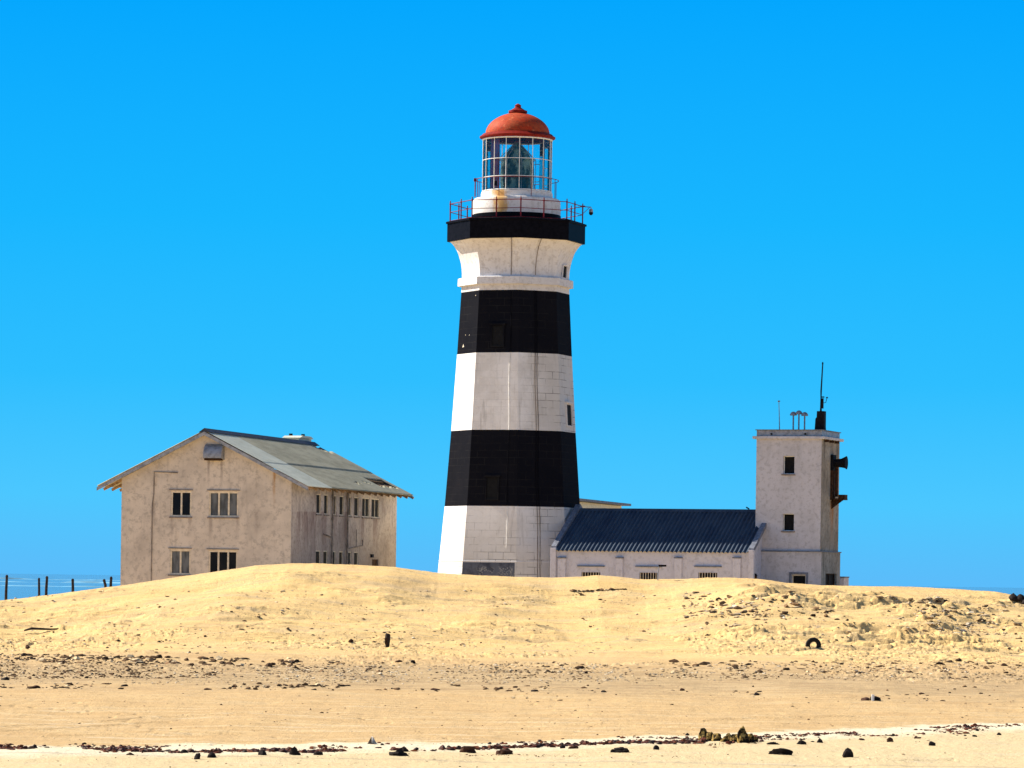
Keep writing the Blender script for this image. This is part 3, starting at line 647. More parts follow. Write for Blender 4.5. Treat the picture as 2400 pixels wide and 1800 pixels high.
g = MB().box(-.0, SW+.0, 0, SD, ST+.13, ST+.42); g.build('parapet', 'galv', st_, bevel=.01)
g = MB().box(-.06, SW+.06, -.06, SD+.06, ST+.42, ST+.46); g.build('parapet_cap', 'slate', st_, bevel=.006)
for px in (1808.7, 1888):
    a, z = SO.front(px, 1017); MB().tube([(a,-.10,ST+.24),(a,.05,ST+.24)], .045, 10).build('drain_spout', 'dark', st_)
for k in range(3): MB().box(SW+.02, SW+.22, .5+k*1.0, .62+k*1.0, ST-.13, ST-.01).build('eave_bracket', 'rustmetal', st_)
RT = ST+.46
# fog horn and its rusty frame on the right side
ya, za = SO.side(1942, 1070, SW); yb, zb = SO.side(1958, 1098, SW)
hy = SO.side(1950, 1085, SW)[0]; hz = EYE+ray(1960,1084)[1]*194.2
fh = MB(); fh.tube([(SW+.05,hy,hz),(SW+.25,hy,hz),(SW+.48,hy,hz),(SW+.66,hy,hz+.02),(SW+.73,hy,hz+.02),(SW+.735,hy,hz+.02),(SW+.66,hy,hz+.02)], [.17,.20,.22,.28,.33,.28,.20], 20)
horn = fh.build('fog_horn', 'blacksteel', st_, smooth=True)
MB().box(SW+.003, SW+.14, hy-.32, hy+.32, hz-.36, hz+.40).build('horn_bracket', 'blacksteel', horn, bevel=.01)
zp = EYE+ray(1950,1168)[1]*194.2
g = MB().box(SW+.003, SW+.12, hy-.30, hy-.16, zp, hz-.36).box(SW+.003, SW+.12, hy+.06, hy+.30, zp, hz-.36).tube([(SW+.25,hy,zp+.1),(SW+.25,hy,hz-.1)], .075, 10)
g.build('frame_post', 'rustmetal', st_)
g = MB().box(SW+.003, SW+.74, hy-.28, hy+.28, zp-.06, zp+.02).prism([(SW+.003,hy-.03,zp-.5),(SW+.6,hy-.03,zp-.06),(SW+.003,hy-.03,zp-.06)], (0,.06,0)).box(SW+.40, SW+.74, hy-.25, hy+.25, zp+.02, zp+.20)
g.build('horn_platform', 'rustmetal', st_)
# things on its flat roof
def st_world(lx, ly): return (SO.o[0]+lx*SO.cx-ly*SO.sx, SO.o[1]+lx*SO.sx+ly*SO.cx)
def roof_px(px, ly, py=1009): a, _ = SO.front(px, py, ly); return a
a = roof_px(1827, 1.2); x, y = st_world(a, 1.2)
an = empty('whip_antenna', (x, y, RT), 0, label='thin straight aerial rod at the left of the signal tower roof', cat='antenna')
MB().tube([(0,0,0),(-.02,0,.7),(-.05,0,1.40)], [.026,.02,.016], 8).build('rod', 'galv', an); MB().lathe([(.01,1.38),(.07,1.42),(.05,1.46),(0,1.47)], 10, (-.05,0)).build('cap', 'galv', an)
for px, h_, lab in ((1859,.80,'leftmost of the three mushroom vents on the signal tower roof'), (1872,.86,'middle and tallest of the three mushroom vents on the roof'), (1885.5,.78,'rightmost of the three mushroom vents, nearest the dark mast')):
    a = roof_px(px, 1.4); x, y = st_world(a, 1.4)
    v_ = empty('mushroom_vent', (x, y, RT), 0, label=lab, cat='vent', group='mushroom vents on the signal tower roof')
    MB().tube([(0,0,0),(0,0,h_)], .038, 10).build('pipe', 'galv', v_)
    MB().lathe([(.05,h_-.04),(.165,h_-.06),(.17,h_),(.12,h_+.08),(.05,h_+.125),(0,h_+.13)], 20).build('cap', 'galv', v_, smooth=True)
a = roof_px(1927, .6); x, y = st_world(a-.12, .75)
ms_ = empty('radio_mast', (x, y, RT), EAZ, label='tall dark mast on a black base at the signal tower corner', cat='mast')
g = MB().prism([(-.26,-.2,-.15),(.24,-.2,-.15),(.21,-.2,.15),(.21,-.2,.92),(-.15,-.2,.92),(-.16,-.2,.62),(-.22,-.2,.55)], (0,.42,0)); g.build('base', 'blacksteel', ms_, bevel=.01)
g = MB().tube([(0,0,.9),(.0,0,1.9),(.06,0,3.2)], [.055,.04,.03], 8).lathe([(.03,3.2),(.045,3.22),(.03,3.3),(0,3.33)], 8, (.06,0)); g.build('pole', 'blacksteel', ms_)
g = MB().box(-.02,.16,-.03,.03,1.58,1.64).tube([(.08,0,1.05),(.08,0,1.55)], .055, 8).tube([(.08,0,1.32),(.24,0,1.34),(.28,0,1.5),(.30,0,1.58)], .016, 6).lathe([(0,1.54),(.05,1.56),(.05,1.60),(0,1.62)], 10, (.30,0))
g.build('instrument_arm', 'blacksteel', ms_)
# small box shed behind the signal tower
fx = ray(1976,1357)
x, y = fx[0]*200, 200.0
sh = empty('concrete_kiosk', (x, y, 0), EAZ, label='small grey concrete kiosk at the foot of the signal tower', cat='kiosk')
MB().box(-.5,.14,-.4,.6,0,3.66).build('wall', 'sig', sh, bevel=.01); MB().box(-.53,.17,-.43,.63,3.66,3.72).build('roof_slab', 'slate', sh)
# dark box at the joint
fxx = EF.front(1767, 1350, .3)
x, y = EF.o[0]+fxx[0]*EF.cx-.3*EF.sx, EF.o[1]+fxx[0]*EF.sx+.3*EF.cx
mb_ = empty('meter_box', (x, y, 2.4), EAZ, label='dark rusty box low between engine house and signal tower', cat='box')
MB().box(-.13,.13,-.12,.12,0,fxx[1]-2.4+.04).build('case', 'rustmetal', mb_, bevel=.02); MB().prism([(-.15,-.14,fxx[1]-2.36),(.15,-.14,fxx[1]-2.40),(.08,-.14,fxx[1]-2.28),(-.13,-.14,fxx[1]-2.26)], (0,.28,0)).build('lid', 'blacksteel', mb_)

# ------------------------------------------------------------ cream flat-roofed building behind the tower
BAZ = -13.4; dxx, dyy = math.sin(R(13.4)), math.cos(R(13.4))
BO = Frame(3.73-dxx*3.0, 220-dyy*3.0, BAZ)
bb = empty('flat_roofed_building', (BO.o[0], BO.o[1], 0), BAZ, label='cream flat-roofed building peeping over the engine house roof', cat='building')
BL = 15.2; BWd = -5.6
wins = []
for p0, p1, q0 in ((1381,1392,1194),(1405,1441,1195)):
    ya, zt = BO.side(p0, q0); yb, _ = BO.side(p1, q0); wins.append((ya, yb, zt-1.0, zt))
w = MB(); wall_open(w, (0,0), (0,1), (1,0), 0, BL-1.2, 0, 7.68, wins, .15)
w.add([(BWd,0,0),(0,0,0),(0,0,7.68),(BWd,0,7.68)], [(0,1,2,3)]); w.add([(BWd,BL-1.2,0),(0,BL-1.2,0),(0,BL-1.2,7.68),(BWd,BL-1.2,7.68)], [(3,2,1,0)]); w.add([(BWd,0,0),(BWd,BL-1.2,0),(BWd,BL-1.2,7.68),(BWd,0,7.68)], [(3,2,1,0)])
w.build('wall', 'annex', bb)
for op, n_ in zip(wins, (1, 3)): window(bb, (0,0), (0,1), (1,0), op, n_, 'cream', 'curtain', .12, .06, False, False)
MB().box(BWd-.3,.45,-.5,BL-.6,7.70,7.83).build('roof_slab', 'slate', bb, bevel=.01)

# ------------------------------------------------------------ the house at the left
HAZ = -14.0; HF = Frame(-10.57, 190.0, HAZ)
HK = 1.085                                                # the house is this much bigger than its nominal plan and stands back from the tower
ho = empty('gabled_house', (-10.57*HK, 190.0*HK, EYE*(1-HK)), HAZ, label='weathered two-storey house with sheet roof, half buried by the dune', cat='house')
ho.scale = (HK, HK, HK)
HW = 8.555; HL = 18.6; EVZ = 7.96; AP = 10.12; X0h = -HW; z0 = 0.5
def oph(px0, px1, py0, py1, zb=None):
    a, z1 = HF.front(px0, py0); b_, zq = HF.front(px1, py1); return (a, b_, zq if zb is None else zb, z1)
gw = [(oph(401,448,1151,1211), 2, 'pane'), (oph(490,558,1152,1212), 3, 'curtain'), (oph(399,446,1288,1347), 2, 'curtain'), (oph(489,556,1290,1349), 3, 'pane')]
w = MB(); wall_open(w, (0,0), (1,0), (0,-1), -HW, 0, z0, EVZ, [g_[0] for g_ in gw]); w.add([(-HW,0,EVZ),(0,0,EVZ),(-HW/2,0,AP)], [(0,1,2)])
w.add([(-HW,HL,z0),(0,HL,z0),(0,HL,EVZ),(-HW/2,HL,AP),(-HW,HL,EVZ)], [(4,3,2,1,0)]); w.add([(-HW,0,z0),(-HW,HL,z0),(-HW,HL,EVZ),(-HW,0,EVZ)], [(3,2,1,0)])
w.build('gable_wall', 'house', ho)
for g_ in gw: window(ho, (0,0), (1,0), (0,-1), g_[0], g_[1], 'cream', g_[2], .10, .075)
up = [(742,752),(760,769.5),(779,788.5),(796,806),(815,823.5),(830.5,841),(849,866),(871,889)]
lo = [(740,751.5),(758,768),(777.5,787),(795,804.5),(814,823.5),(830,840)]
sw = []
for i, (p0, p1) in enumerate(up):
    ya, _ = HF.side(p0, 1160+13*i/8); yb, _ = HF.side(p1, 1160+13*i/8); sw.append(((ya, yb, 6.40, 7.38), 2 if i > 5 else 1))
for i, (p0, p1) in enumerate(lo):
    ya, _ = HF.side(p0, 1300); yb, _ = HF.side(p1, 1300); sw.append(((ya, yb, 3.2, 4.62), 1))
ya, z1 = HF.side(872, 1311); yb, _ = HF.side(887, 1311); vent_op = (ya, yb, 3.2, z1)
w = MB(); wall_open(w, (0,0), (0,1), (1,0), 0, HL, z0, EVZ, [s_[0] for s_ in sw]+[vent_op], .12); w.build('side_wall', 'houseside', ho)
for i, (op, n_) in enumerate(sw): window(ho, (0,0), (0,1), (1,0), op, n_, 'cream', 'dark', .09, .05, True, False)
MB().prism([(-.11,vent_op[0],vent_op[2]),(-.11,vent_op[1],vent_op[2]),(-.11,vent_op[1],vent_op[3]),(-.11,vent_op[0],vent_op[3])], (.02,0,0)).build('door', 'rustmetal', ho)
# roof
EO = .92; pt = math.atan2(AP+.1-7.52, HW/2+1.12); rz = AP+.12; sl = (HW/2+EO)/math.cos(pt); sll = (HW/2+1.10)/math.cos(pt); ov = .38
Vr = Vector((math.cos(pt), 0, -math.sin(pt))); Nr = Vector((math.sin(pt), 0, math.cos(pt)))
Vl = Vector((-math.cos(pt), 0, -math.sin(pt))); Nl = Vector((-math.sin(pt), 0, math.cos(pt)))
RLn = HL+ov-.12; O = Vector((-HW/2, -ov, rz)); SP = 4.0; MID = sl*.56
rng = random.Random(4)
def hole(u, v):                                           # broken sheets near the far eave, and by the ridge end
    if u > RLn-4.3+.9*(1-v/sl)+.15*math.sin(u*9) and sl*.70 < v < sl*.86+.1*math.sin(u*5) and u < RLn-.55: return False
    if u > RLn-1.7 and v < sl*.16-.25*(RLn-u-.8)**2: return False
    if abs(u-11.0-.4*(v-4.2)) < .5 and abs(v-sl*.83-.1*math.sin(u*7)) < .035: return False
    if abs(u-13.6) < .5 and abs(v-sl*.80-.25*(u-13.6)) < .04: return False
    return True
g = MB(); corrugated(g, O+Vector((0,SP,0))+Nr*.015, (0,1,0), Vr, Nr, RLn-SP, MID+.04, .18, .026, 20, 6, lambda u, v: hole(u+SP, v))
corrugated(g, O+Vector((0,SP,0))+Vr*MID+Nr*.000, (0,1,0), Vr, Nr, RLn-SP, sl-MID, .18, .026, 28, 6, lambda u, v: hole(u+SP, v+MID))
corrugated(g, O+Nl*.03, (0,1,0), Vl, Nl, RLn, sll, .18, .026, 4, 6)
rfh = g.build('roof', 'roofh', ho, smooth='all'); sm_ = rfh.modifiers.new('thick', 'SOLIDIFY'); sm_.thickness = .012
g = MB(); corrugated(g, O+Vector((0,.0,0))+Nr*.018, (0,1,0), Vr, Nr, SP, MID+.04, .18, .026, 4, 6); corrugated(g, O+Vr*MID+Nr*.003, (0,1,0), Vr, Nr, SP, sl-MID, .18, .026, 4, 6)
g.build('pale_roof_sheets', 'roofv', ho, smooth='all')
MB().prism([(-HW/2-.28,-ov-.03,rz-.06),(-HW/2,-ov-.03,rz+.14),(-HW/2+.28,-ov-.03,rz-.06)][::-1], (0,RLn-.6,0)).build('ridge_cap', 'navy', ho)
# barge boards, rafters, ceiling under eaves
g = MB()
for sgn, Vv, sl_ in ((1,Vr,sl),(-1,Vl,sll)):
    p0 = Vector((-HW/2,-ov-.04,rz-.03)); p1 = p0+Vv*(sl_+.03)
    g.prism([p0, p1, p1-Vector((0,0,.17)), p0-Vector((0,0,.17))][::sgn], (0,.035,0))
g.build('bargeboard', 'galv', ho)
for i in range(17):
    yv = .25+i*1.16; p0 = Vector((0,yv,rz-.10))+Vector((-HW/2,0,0))+Vr*(sl-1.5); p1 = Vector((-HW/2,yv,rz-.10))+Vr*(sl-.06); dn = Nr*-.13
    MB().prism([p0+dn, p1+dn, p1, p0], (0,.07,0)).build('rafter', 'rafter', ho)
    q0 = Vector((-HW/2,yv,rz-.10))+Vl*(sll-1.5); q1 = Vector((-HW/2,yv,rz-.10))+Vl*(sll-.06); dn = Nl*-.13
    if i < 3: MB().prism([q0+dn, q1+dn, q1, q0], (0,.07,0)).build('rafter', 'rafter', ho)
for k, v in enumerate((.3,.7,.8,.9)):                      # battens seen through the broken sheets
    p0 = Vector((-HW/2,RLn-ov-5,rz-.05))+Vr*(sl*v); MB().prism([p0, p0+Vr*.07, p0+Vr*.07-Nr*.05, p0-Nr*.05], (0,4.95,0)).build('batten', 'rafter', ho)
p0 = Vector((-HW/2,RLn-ov-.12,rz-.04)); MB().prism([p0+Vr*(sl*.02), p0+Vr*(sl+.02), p0+Vr*(sl+.02)-Vector((0,0,.15)), p0+Vr*(sl*.02)-Vector((0,0,.15))], (0,.04,0)).build('bargeboard', 'slate', ho)
# chimney behind the ridge
cy0 = HF.side(700,1035,-HW/2-.3)[0]; 
g = MB().box(-HW/2-1.15,-HW/2-.30,16.0,18.2,AP-.9,AP+.42); ch = g.build('chimney', 'roofv', ho, bevel=.01)
MB().prism([(-HW/2-1.2,15.9,AP+.42),(-HW/2-1.2,18.3,AP+.42),(-HW/2-1.2,17.8,AP+.54),(-HW/2-1.2,16.4,AP+.54)], (1.0,0,0)).build('chimney_cap', 'roofv', ch)
for xv, yv in ((-1.0,16.8),(-.55,17.5)): MB().tube([(-HW/2+xv,yv,AP+.5),(-HW/2+xv,yv,AP+.66)], .10, 10).build('chimney_pot', 'dark', ch)
# curved ventilation hood on the gable
a, z1 = HF.front(484,1041); b_, zb = HF.front(526,1078)
prof_ = [(0,z1)]+[(-.50*math.sin(t), zb+.16+(z1-zb-.16)*math.cos(t)) for t in np.linspace(0.15, PI/2, 8)]+[(-.50,zb+.08),(-.05,zb),(0,zb)]
g = MB().prism([(a, y_, z_) for y_, z_ in prof_], (b_-a,0,0)); g.build('ventilation_hood', 'galv', ho)
MB().box(a+.04,b_-.04,-.46,-.06,zb-.035,zb+.05).build('hood_louvre', 'rustmetal', ho)
# conduit run on the gable, drain pipes on the side
a, z1 = HF.front(362,1106); b_, _ = HF.front(417,1106); c_, _ = HF.front(357,1200)
g = MB().tube([(b_,-.03,z1-.03),(a,-.03,z1),(a-.01,-.03,z1-1.0),(c_,-.03,z1-1.7),(c_,-.03,1.0)], .028, 6); g.build('conduit', 'pipe', ho)
for px in (774.5, 810):
    yv, _ = HF.side(px, 1250); g = MB().tube([(.10,yv,1),(.10,yv,5.0),(.10,yv,7.65)], .05, 10)
    for zc in (4.9, 6.2, 7.3): g.tube([(.10,yv,zc-.06),(.10,yv,zc+.06)], .065, 10)
    g.build('drain_pipe', 'pipe', ho, smooth=True)
yv, _ = HF.side(810, 1270); y2, _ = HF.side(847, 1270); y3, _ = HF.side(832, 1270); y0_, _ = HF.side(756, 1245); y1_, _ = HF.side(774, 1250)
for pp, r_ in (([(.07,yv,4.75),(.07,y2,4.95),(.07,y2,5.25)],.03), ([(.07,y3,4.9),(.07,y3,5.75)],.02), ([(.07,y0_,5.45),(.07,y1_,5.3)],.03)): MB().tube(pp, r_, 6).build('waste_pipe', 'pipe', ho)
for pxy in ((871,1303),): 
    yv, z = HF.side(*pxy); MB().box(.002,.09,yv-.25,yv+.1,z-.08,z+.09).build('wall_box', 'blacksteel', ho)

def stain(key, ax, c, hw, ztop, zbot, col, amt, face=None):
    """a run of rust or grime down a wall: centred on local axis ax = c, fading downwards"""
    nt = M[key].node_tree; b = nt.nodes['Principled BSDF']; o = objc(nt); sp = nd(nt, 'ShaderNodeSeparateXYZ'); nt.links.new(o, sp.inputs[0])
    n = noise(nt, o, 1.6, 5, .7, (3, 3, .6)); d = mth(nt, 'ABSOLUTE', mth(nt, 'SUBTRACT', sp.outputs[ax], c)); d = mth(nt, 'SUBTRACT', d, mth(nt, 'MULTIPLY', n, hw*1.2))
    f = mth(nt, 'MULTIPLY', ramp(nt, d, hw*.5, -hw*.4), mth(nt, 'MULTIPLY', ramp(nt, sp.outputs[2], zbot, ztop-.2), ramp(nt, sp.outputs[2], ztop+.05, ztop-.02)))
    f = mth(nt, 'MULTIPLY', f, ramp(nt, n, .35, .6, .35, 1)); old = b.inputs['Base Color'].links[0].from_socket
    nt.links.new(mixc(nt, mth(nt, 'MULTIPLY', f, amt), old, col), b.inputs['Base Color'])
lx, zt = HF.front(643,1108); stain('house', 0, lx, .10, zt+.2, zt-1.9, (.40,.20,.05), .9)
for px in (489, 520): lx, zt = HF.front(px,1080); stain('house', 0, lx, .09, zt, zt-1.6, (.24,.19,.17), .7)
for px, py in ((403,1213),(445,1213),(494,1213),(556,1213),(360,1180),(600,1200)): lx, zt = HF.front(px,py); stain('house', 0, lx, .13, zt, zt-1.3, (.27,.215,.19), .55)
for px, w_ in ((700,.5),(716,.8),(735,.7),(760,.6),(785,.5),(812,.6),(850,.5),(880,.6)): ly, zt = HF.side(px,1195); stain('houseside', 1, ly, w_, zt-.1, zt-2.6, (.21,.135,.125), .75)
stain('sigside', 1, hy+.1, .45, zp-.1, zp-2.6, (.34,.14,.03), .95); stain('sigside', 1, hy, .35, hz+1.2, hz-1.9, (.10,.06,.04), .7); stain('sigside', 1, .5, .3, ST, ST-4, (.08,.065,.055), .6); stain('sigside', 1, 3.1, .3, ST, ST-6, (.08,.065,.055), .6)

# ------------------------------------------------------------ posts at the left
PL = [(15,1348,1411,'leftmost tall dark post, nearest the photo edge'), (92,1355,1403,'grey-brown post just left of the second tall dark post'), (109,1351,1401,'second tall dark post, close beside a shorter grey one'),
      (171,1357,1394,'short grey post standing alone midway to the house'), (247,1358,1385,'short leaning dark post, second from the house corner'), (260,1352,1383,'dark post nearest to the house corner')]
for i, (px, py0, py1, lab) in enumerate(PL):
    Yp = 184.6; kx, kz = ray(px, py0); x = kx*Yp; zt = EYE+kz*Yp; zg = float(H(x, Yp)); r_ = .065 if i != 1 else .055
    e = empty('fence_post', (x, Yp, zg), 0, label=lab, cat='post', group='dark fence posts beside the house')
    hh = zt-zg; ln_ = (.02,-.01,.02,-.01,-.05,.01)[i]
    MB().tube([(-ln_*.5,0,-.5),(0,0,hh*.4),(ln_,0,hh*.8),(ln_*1.1,0,hh)], [r_*1.15,r_,r_*.95,r_*.8], 9).build('pole', 'wood', e, smooth=True)
    MB().lathe([(r_*1.02,hh-.10),(r_*1.05,hh-.05),(r_*.7,hh+.012),(0,hh+.02)], 9, (ln_*1.1,0)).build('weathered_top', 'wood', e)

# ------------------------------------------------------------ beached things
x, y, z = on_ground(908, 1517); s_ = y/FPX
e = empty('wooden_stump', (x, y, z), 0, label='short black upright stump standing alone on the sand slope', cat='post')
MB().tube([(0,0,-.3),(0,0,.25),(.01,0,32*s_*.93),(.02,0,32*s_)], [6.6*s_,6.6*s_,6.3*s_,4.6*s_], 10).build('trunk', 'wood', e, smooth=True)
MB().box(-.1,.0,-6.9*s_,-5.6*s_,.1,.36).build('rust_plate', 'rustmetal', e)
x, y, z = on_ground(1906, 1518); s_ = y/FPX
ty = empty('car_tyre', (x, y, z), 0, label='black tyre standing upright, partly buried in sand', cat='tyre')
Rm, rm = 13.2*s_, 4.8*s_; vs = []; fs = []
pr = [(-1,-.75),(-.6,-1),(.35,-1),(.85,-.85),(1,-.5),(1,.5),(.85,.85),(.35,1),(-.6,1),(-1,.75)]; n = 40
for k in range(n):
    a = 2*PI*k/n
    for (q, w_) in pr: rr = Rm+q*rm+(.006 if (k % 2 and q == 1) else 0); vs.append((rr*math.cos(a), w_*.10, 5.8*s_+rr*math.sin(a)))
for k in range(n):
    for j in range(10): fs.append((k*10+j, k*10+(j+1) % 10, ((k+1) % n)*10+(j+1) % 10, ((k+1) % n)*10+j))
MB().add(vs, fs).build('tyre_carcass', 'rubber', ty, smooth=True).rotation_euler = (R(6), 0, R(6))

def rock_mesh(name, w, d, h, seed, m, rough=.28, sub=2, flat=.25, parent=None, loc=None, az=0):
    import bmesh
    bm = bmesh.new(); bmesh.ops.create_icosphere(bm, subdivisions=sub, radius=1)
    rr = random.Random(seed); dirs = [Vector((rr.gauss(0,1), rr.gauss(0,1), rr.gauss(0,1))).normalized() for _ in range(9)]; cut = [rr.uniform(.55,.95) for _ in dirs]
    for v in bm.verts:
        p = v.co.copy()
        for d_, c_ in zip(dirs, cut):
            t = p.dot(d_)
            if t > c_: p -= d_*(t-c_)*.85
        p *= 1+rough*(float(fbm(p.x*2+seed, p.y*2+p.z*3.1+seed, 3, seed))-.5)*2
        v.co = Vector((p.x*w/2, p.y*d/2, max(p.z, -flat)*h/(1+flat)+flat*h/(1+flat)))
    me = bpy.data.meshes.new(name); bm.to_mesh(me); bm.free(); me.materials.append(M[m]); o = bpy.data.objects.new(name, me); C.objects.link(o)
    if parent: o.parent = parent
    if loc: o.location = loc
    o.rotation_euler.z = R(az); return o
def put_rock(px, py, w, h, label, m='stone', name='stone', cat='stone', group=None, seed=0, dr=.8, rough=.28, sub=2):
    x, y, z = on_ground(px, py); s_ = y/FPX
    o = rock_mesh(name, w*s_, max(w*s_*dr, .1), h*s_*1.22, seed+int(px), m, rough, sub, loc=(x, y+w*s_*dr*.3, z-.02)); tag(o, label, cat, group); return o
G1 = 'dark stones along the weed line'
for i, (px, py, w, h, lab) in enumerate([
    (462,1780,20,15,'round black stone, left one of a close pair on pale sand'), (497,1776,24,12,'flat-sided black stone, right one of a close pair'),
    (432,1765,20,9,'small pointed black stone touching the left weed line'), (613,1770,24,13,'rounded brown-black lump at the front of the left weed heap'),
    (745,1770,24,12,'black lump trailing a flat tail on the pale sand'), (1318,1754,15,10,'small squarish dark stone left of the big dark mound'),
    (1538,1757,15,11,'small round black stone at the end of a weed tangle'), (1987,1775,31,20,'large round dark boulder alone on the pale foreground'),
    (1921,1741,17,11,'small dark stone with a point, beneath the right weed patch'), (2184,1748,20,12,'rounded black stone by itself right of the boulder'),
    (2342,1723,12,7,'small dark dome stone, farthest right on the pale strip'), (2285,1727,12,7,'dark stone second from the right on the pale strip'),
    (2262,1725,9,5,'tiny dark stone just left of another on the pale strip'), (1878,1745,25,11,'dark wedge-shaped stone beside the low dark mound'),
    (896,1747,11,6,'tiny black stone beside the white-tipped pyramid piece')]):
    put_rock(px, py, w, h, lab, 'stone' if i % 3 else 'stone', group=G1, seed=i)
G2 = 'stones scattered over the sand flat and slope'
for i, (px, py, w, h, lab) in enumerate([
    (64,1520,14,8,'black stone alone above the stony band at far left'), (10,1594,22,9,'dark stone at the left photo edge below the stony band'),
    (84,1613,26,7,'long dark stone on the thin debris line at left'), (292,1609,22,6,'low black stone on the debris line, left of centre-left'),
    (486,1617,24,6,'flat dark stone on the debris line below the house corner'), (547,1611,11,6,'squat black stone at the right end of the left debris line'),
    (822,1507,15,8,'wedge of black stone just left of the upright stump'), (968,1554,12,7,'small black stone below and right of the upright stump'),
    (935,1553,18,5,'long flat dark stone below the upright stump'), (736,1617,18,5,'flat dark stone under the middle of the debris line'),
    (1020,1618,24,6,'dark flat stone below the lighthouse on the debris line'), (1254,1621,20,5,'dark flake on the tan sand below the lighthouse'),
    (1372,1578,12,7,'small black stone at the front edge of the pale rubble'), (1415,1623,16,6,'dark stone on the tan flat below the engine house'),
    (1600,1619,17,7,'dark stone with a pale patch on the tan flat'), (1773,1630,16,8,'round-backed dark stone on the tan flat at right'),
    (2160,1627,15,5,'flat black stone right of the broken white-striped piece'), (1611,1724,10,7,'small black wedge left of the yellow rock heap'),
    (2354,1561,18,6,'low dark stone near the right photo edge')]):
    put_rock(px, py, w, h, lab, 'stone' if i % 2 else 'brownstone', group=G2, seed=30+i)
G3 = 'weed mounds on the pale foreground sand'
for i, (px, py, w, h, lab) in enumerate([
    (692,1770,26,18,'knobbly dark weed mound behind the left brown lump'), (935,1772,52,14,'long low black mound with a raised hump, below the lighthouse'), (946,1762,26,12,'reddish hump rising behind the long low black mound'),
    (1094,1764,38,14,'spreading reddish-brown weed mound below the lighthouse right side'), (1181,1769,38,15,'peaked red-brown mound right of the spreading one'),
    (1455,1764,52,14,'widest black mound with a sharp top, on pale sand'), (1344,1755,26,8,'low brown weed mound between square stone and widest mound'),
    (1833,1769,54,15,'low ragged black mound left of the large boulder'), (1815,1745,32,8,'flat dark mound just above the ragged black one'),
    (2086,1739,20,9,'brown mossy lump right of the weed patch'), (2152,1731,20,6,'flat reddish lump on the pale strip at right'), (304,1770,22,6,'thin reddish flake lying in front of the left weed line')]):
    put_rock(px, py, w, h, lab, 'stone' if 'black' in lab or 'dark' in lab else 'brownstone', 'weed_mound', 'seaweed', G3, 60+i, .6, .5, 3)
# heap of yellow and black rocks
hp = [(1648,1735,22,26),(1663,1737,20,22),(1680,1737,24,20),(1697,1739,18,14),(1710,1738,22,19),(1726,1739,26,22),(1742,1741,26,34),(1757,1741,28,22),(1768,1739,18,12)]
hl = ['leftmost pointed yellow rock of the heap', 'second rock from the left in the yellow heap', 'rounded dark rock left of the heap middle', 'lowest rock at the middle of the heap', 'dark rock right of the heap middle', 'dark rock leaning against the tallest one of the heap', 'tallest peaked black rock of the heap', 'grey-sided rock in front of the heap peak', 'small rock at the right end of the heap']
for i, ((px, py, w, h), lab) in enumerate(zip(hp, hl)): put_rock(px, py, w*1.1, h*.95, lab, 'mix', 'rock', 'rock', 'yellow and black rocks heaped together', 90+i, .7, .3, 3)
# broken white striped piece
x, y, z = on_ground(2042, 1642); s_ = y/FPX
e = empty('wreckage', (x, y, z), 0, label='broken dark piece with white stripe lying on the flat', cat='debris')
rock_mesh('rusty_end', 24*s_, .3, 11*s_, 5, 'brownstone', parent=e, loc=(-14*s_,0,-.02)); rock_mesh('black_end', 26*s_, .3, 16*s_, 8, 'stone', parent=e, loc=(10*s_,0,-.02))
MB().prism([(0*s_,-.2,0),(5*s_,-.2,0),(6*s_,-.2,14*s_),(0*s_,-.2,15*s_)], (0,.12,0)).build('white_stripe', 'white', e)
x, y, z = on_ground(872, 1744); s_ = y/FPX
e = empty('driftwood_stub', (x, y, z), 0, label='small pyramid of dark driftwood with a grey-white side', cat='driftwood')
MB().add([(-11*s_,-.05,0),(10*s_,-.08,0),(8*s_,.25,0),(-8*s_,.25,0),(-2*s_,.05,17*s_)], [(0,1,4),(1,2,4),(2,3,4),(3,0,4)]).build('stub', 'wood', e)
MB().add([(0,-.10,.02),(13*s_,-.09,-.0),(-1*s_,.0,18*s_),(1*s_,-.02,18*s_)], [(0,1,3),(0,3,2)]).build('pale_side', 'lichen', e)
x, y, z = on_ground(117, 1479); x2, y2, z2 = on_ground(152, 1478); x1, y1, z1 = on_ground(72, 1479)
o = MB().tube([(x1,y,z1+.05),(x1+.3,y,z+.09),(x,y,z+.07),(x2,y,z2+.08)], [.03,.055,.04,.02], 7).build('driftwood_pole', 'wood'); tag(o, 'long thin driftwood pole lying on the slope at far left', 'driftwood')
# dark scrap heap at the right photo edge
for i, (px, py, w, h, lab) in enumerate([(2374,1404,26,14,'black slab at the left of the scrap on the right dune shoulder'), (2390,1409,22,13,'second black slab of the scrap on the right dune shoulder'), (2402,1414,20,14,'black slab cut by the right photo edge')]):
    x, y, z = on_ground(px, py+2, 150, 183.5); s_ = y/FPX
    o = rock_mesh('slab', w*s_, .5, h*s_*1.3, 200+i, 'stone', loc=(x, y, z-.05)); o.rotation_euler = (0, R(18), R(20)); tag(o, lab, 'slab', 'black slabs on the right dune shoulder')

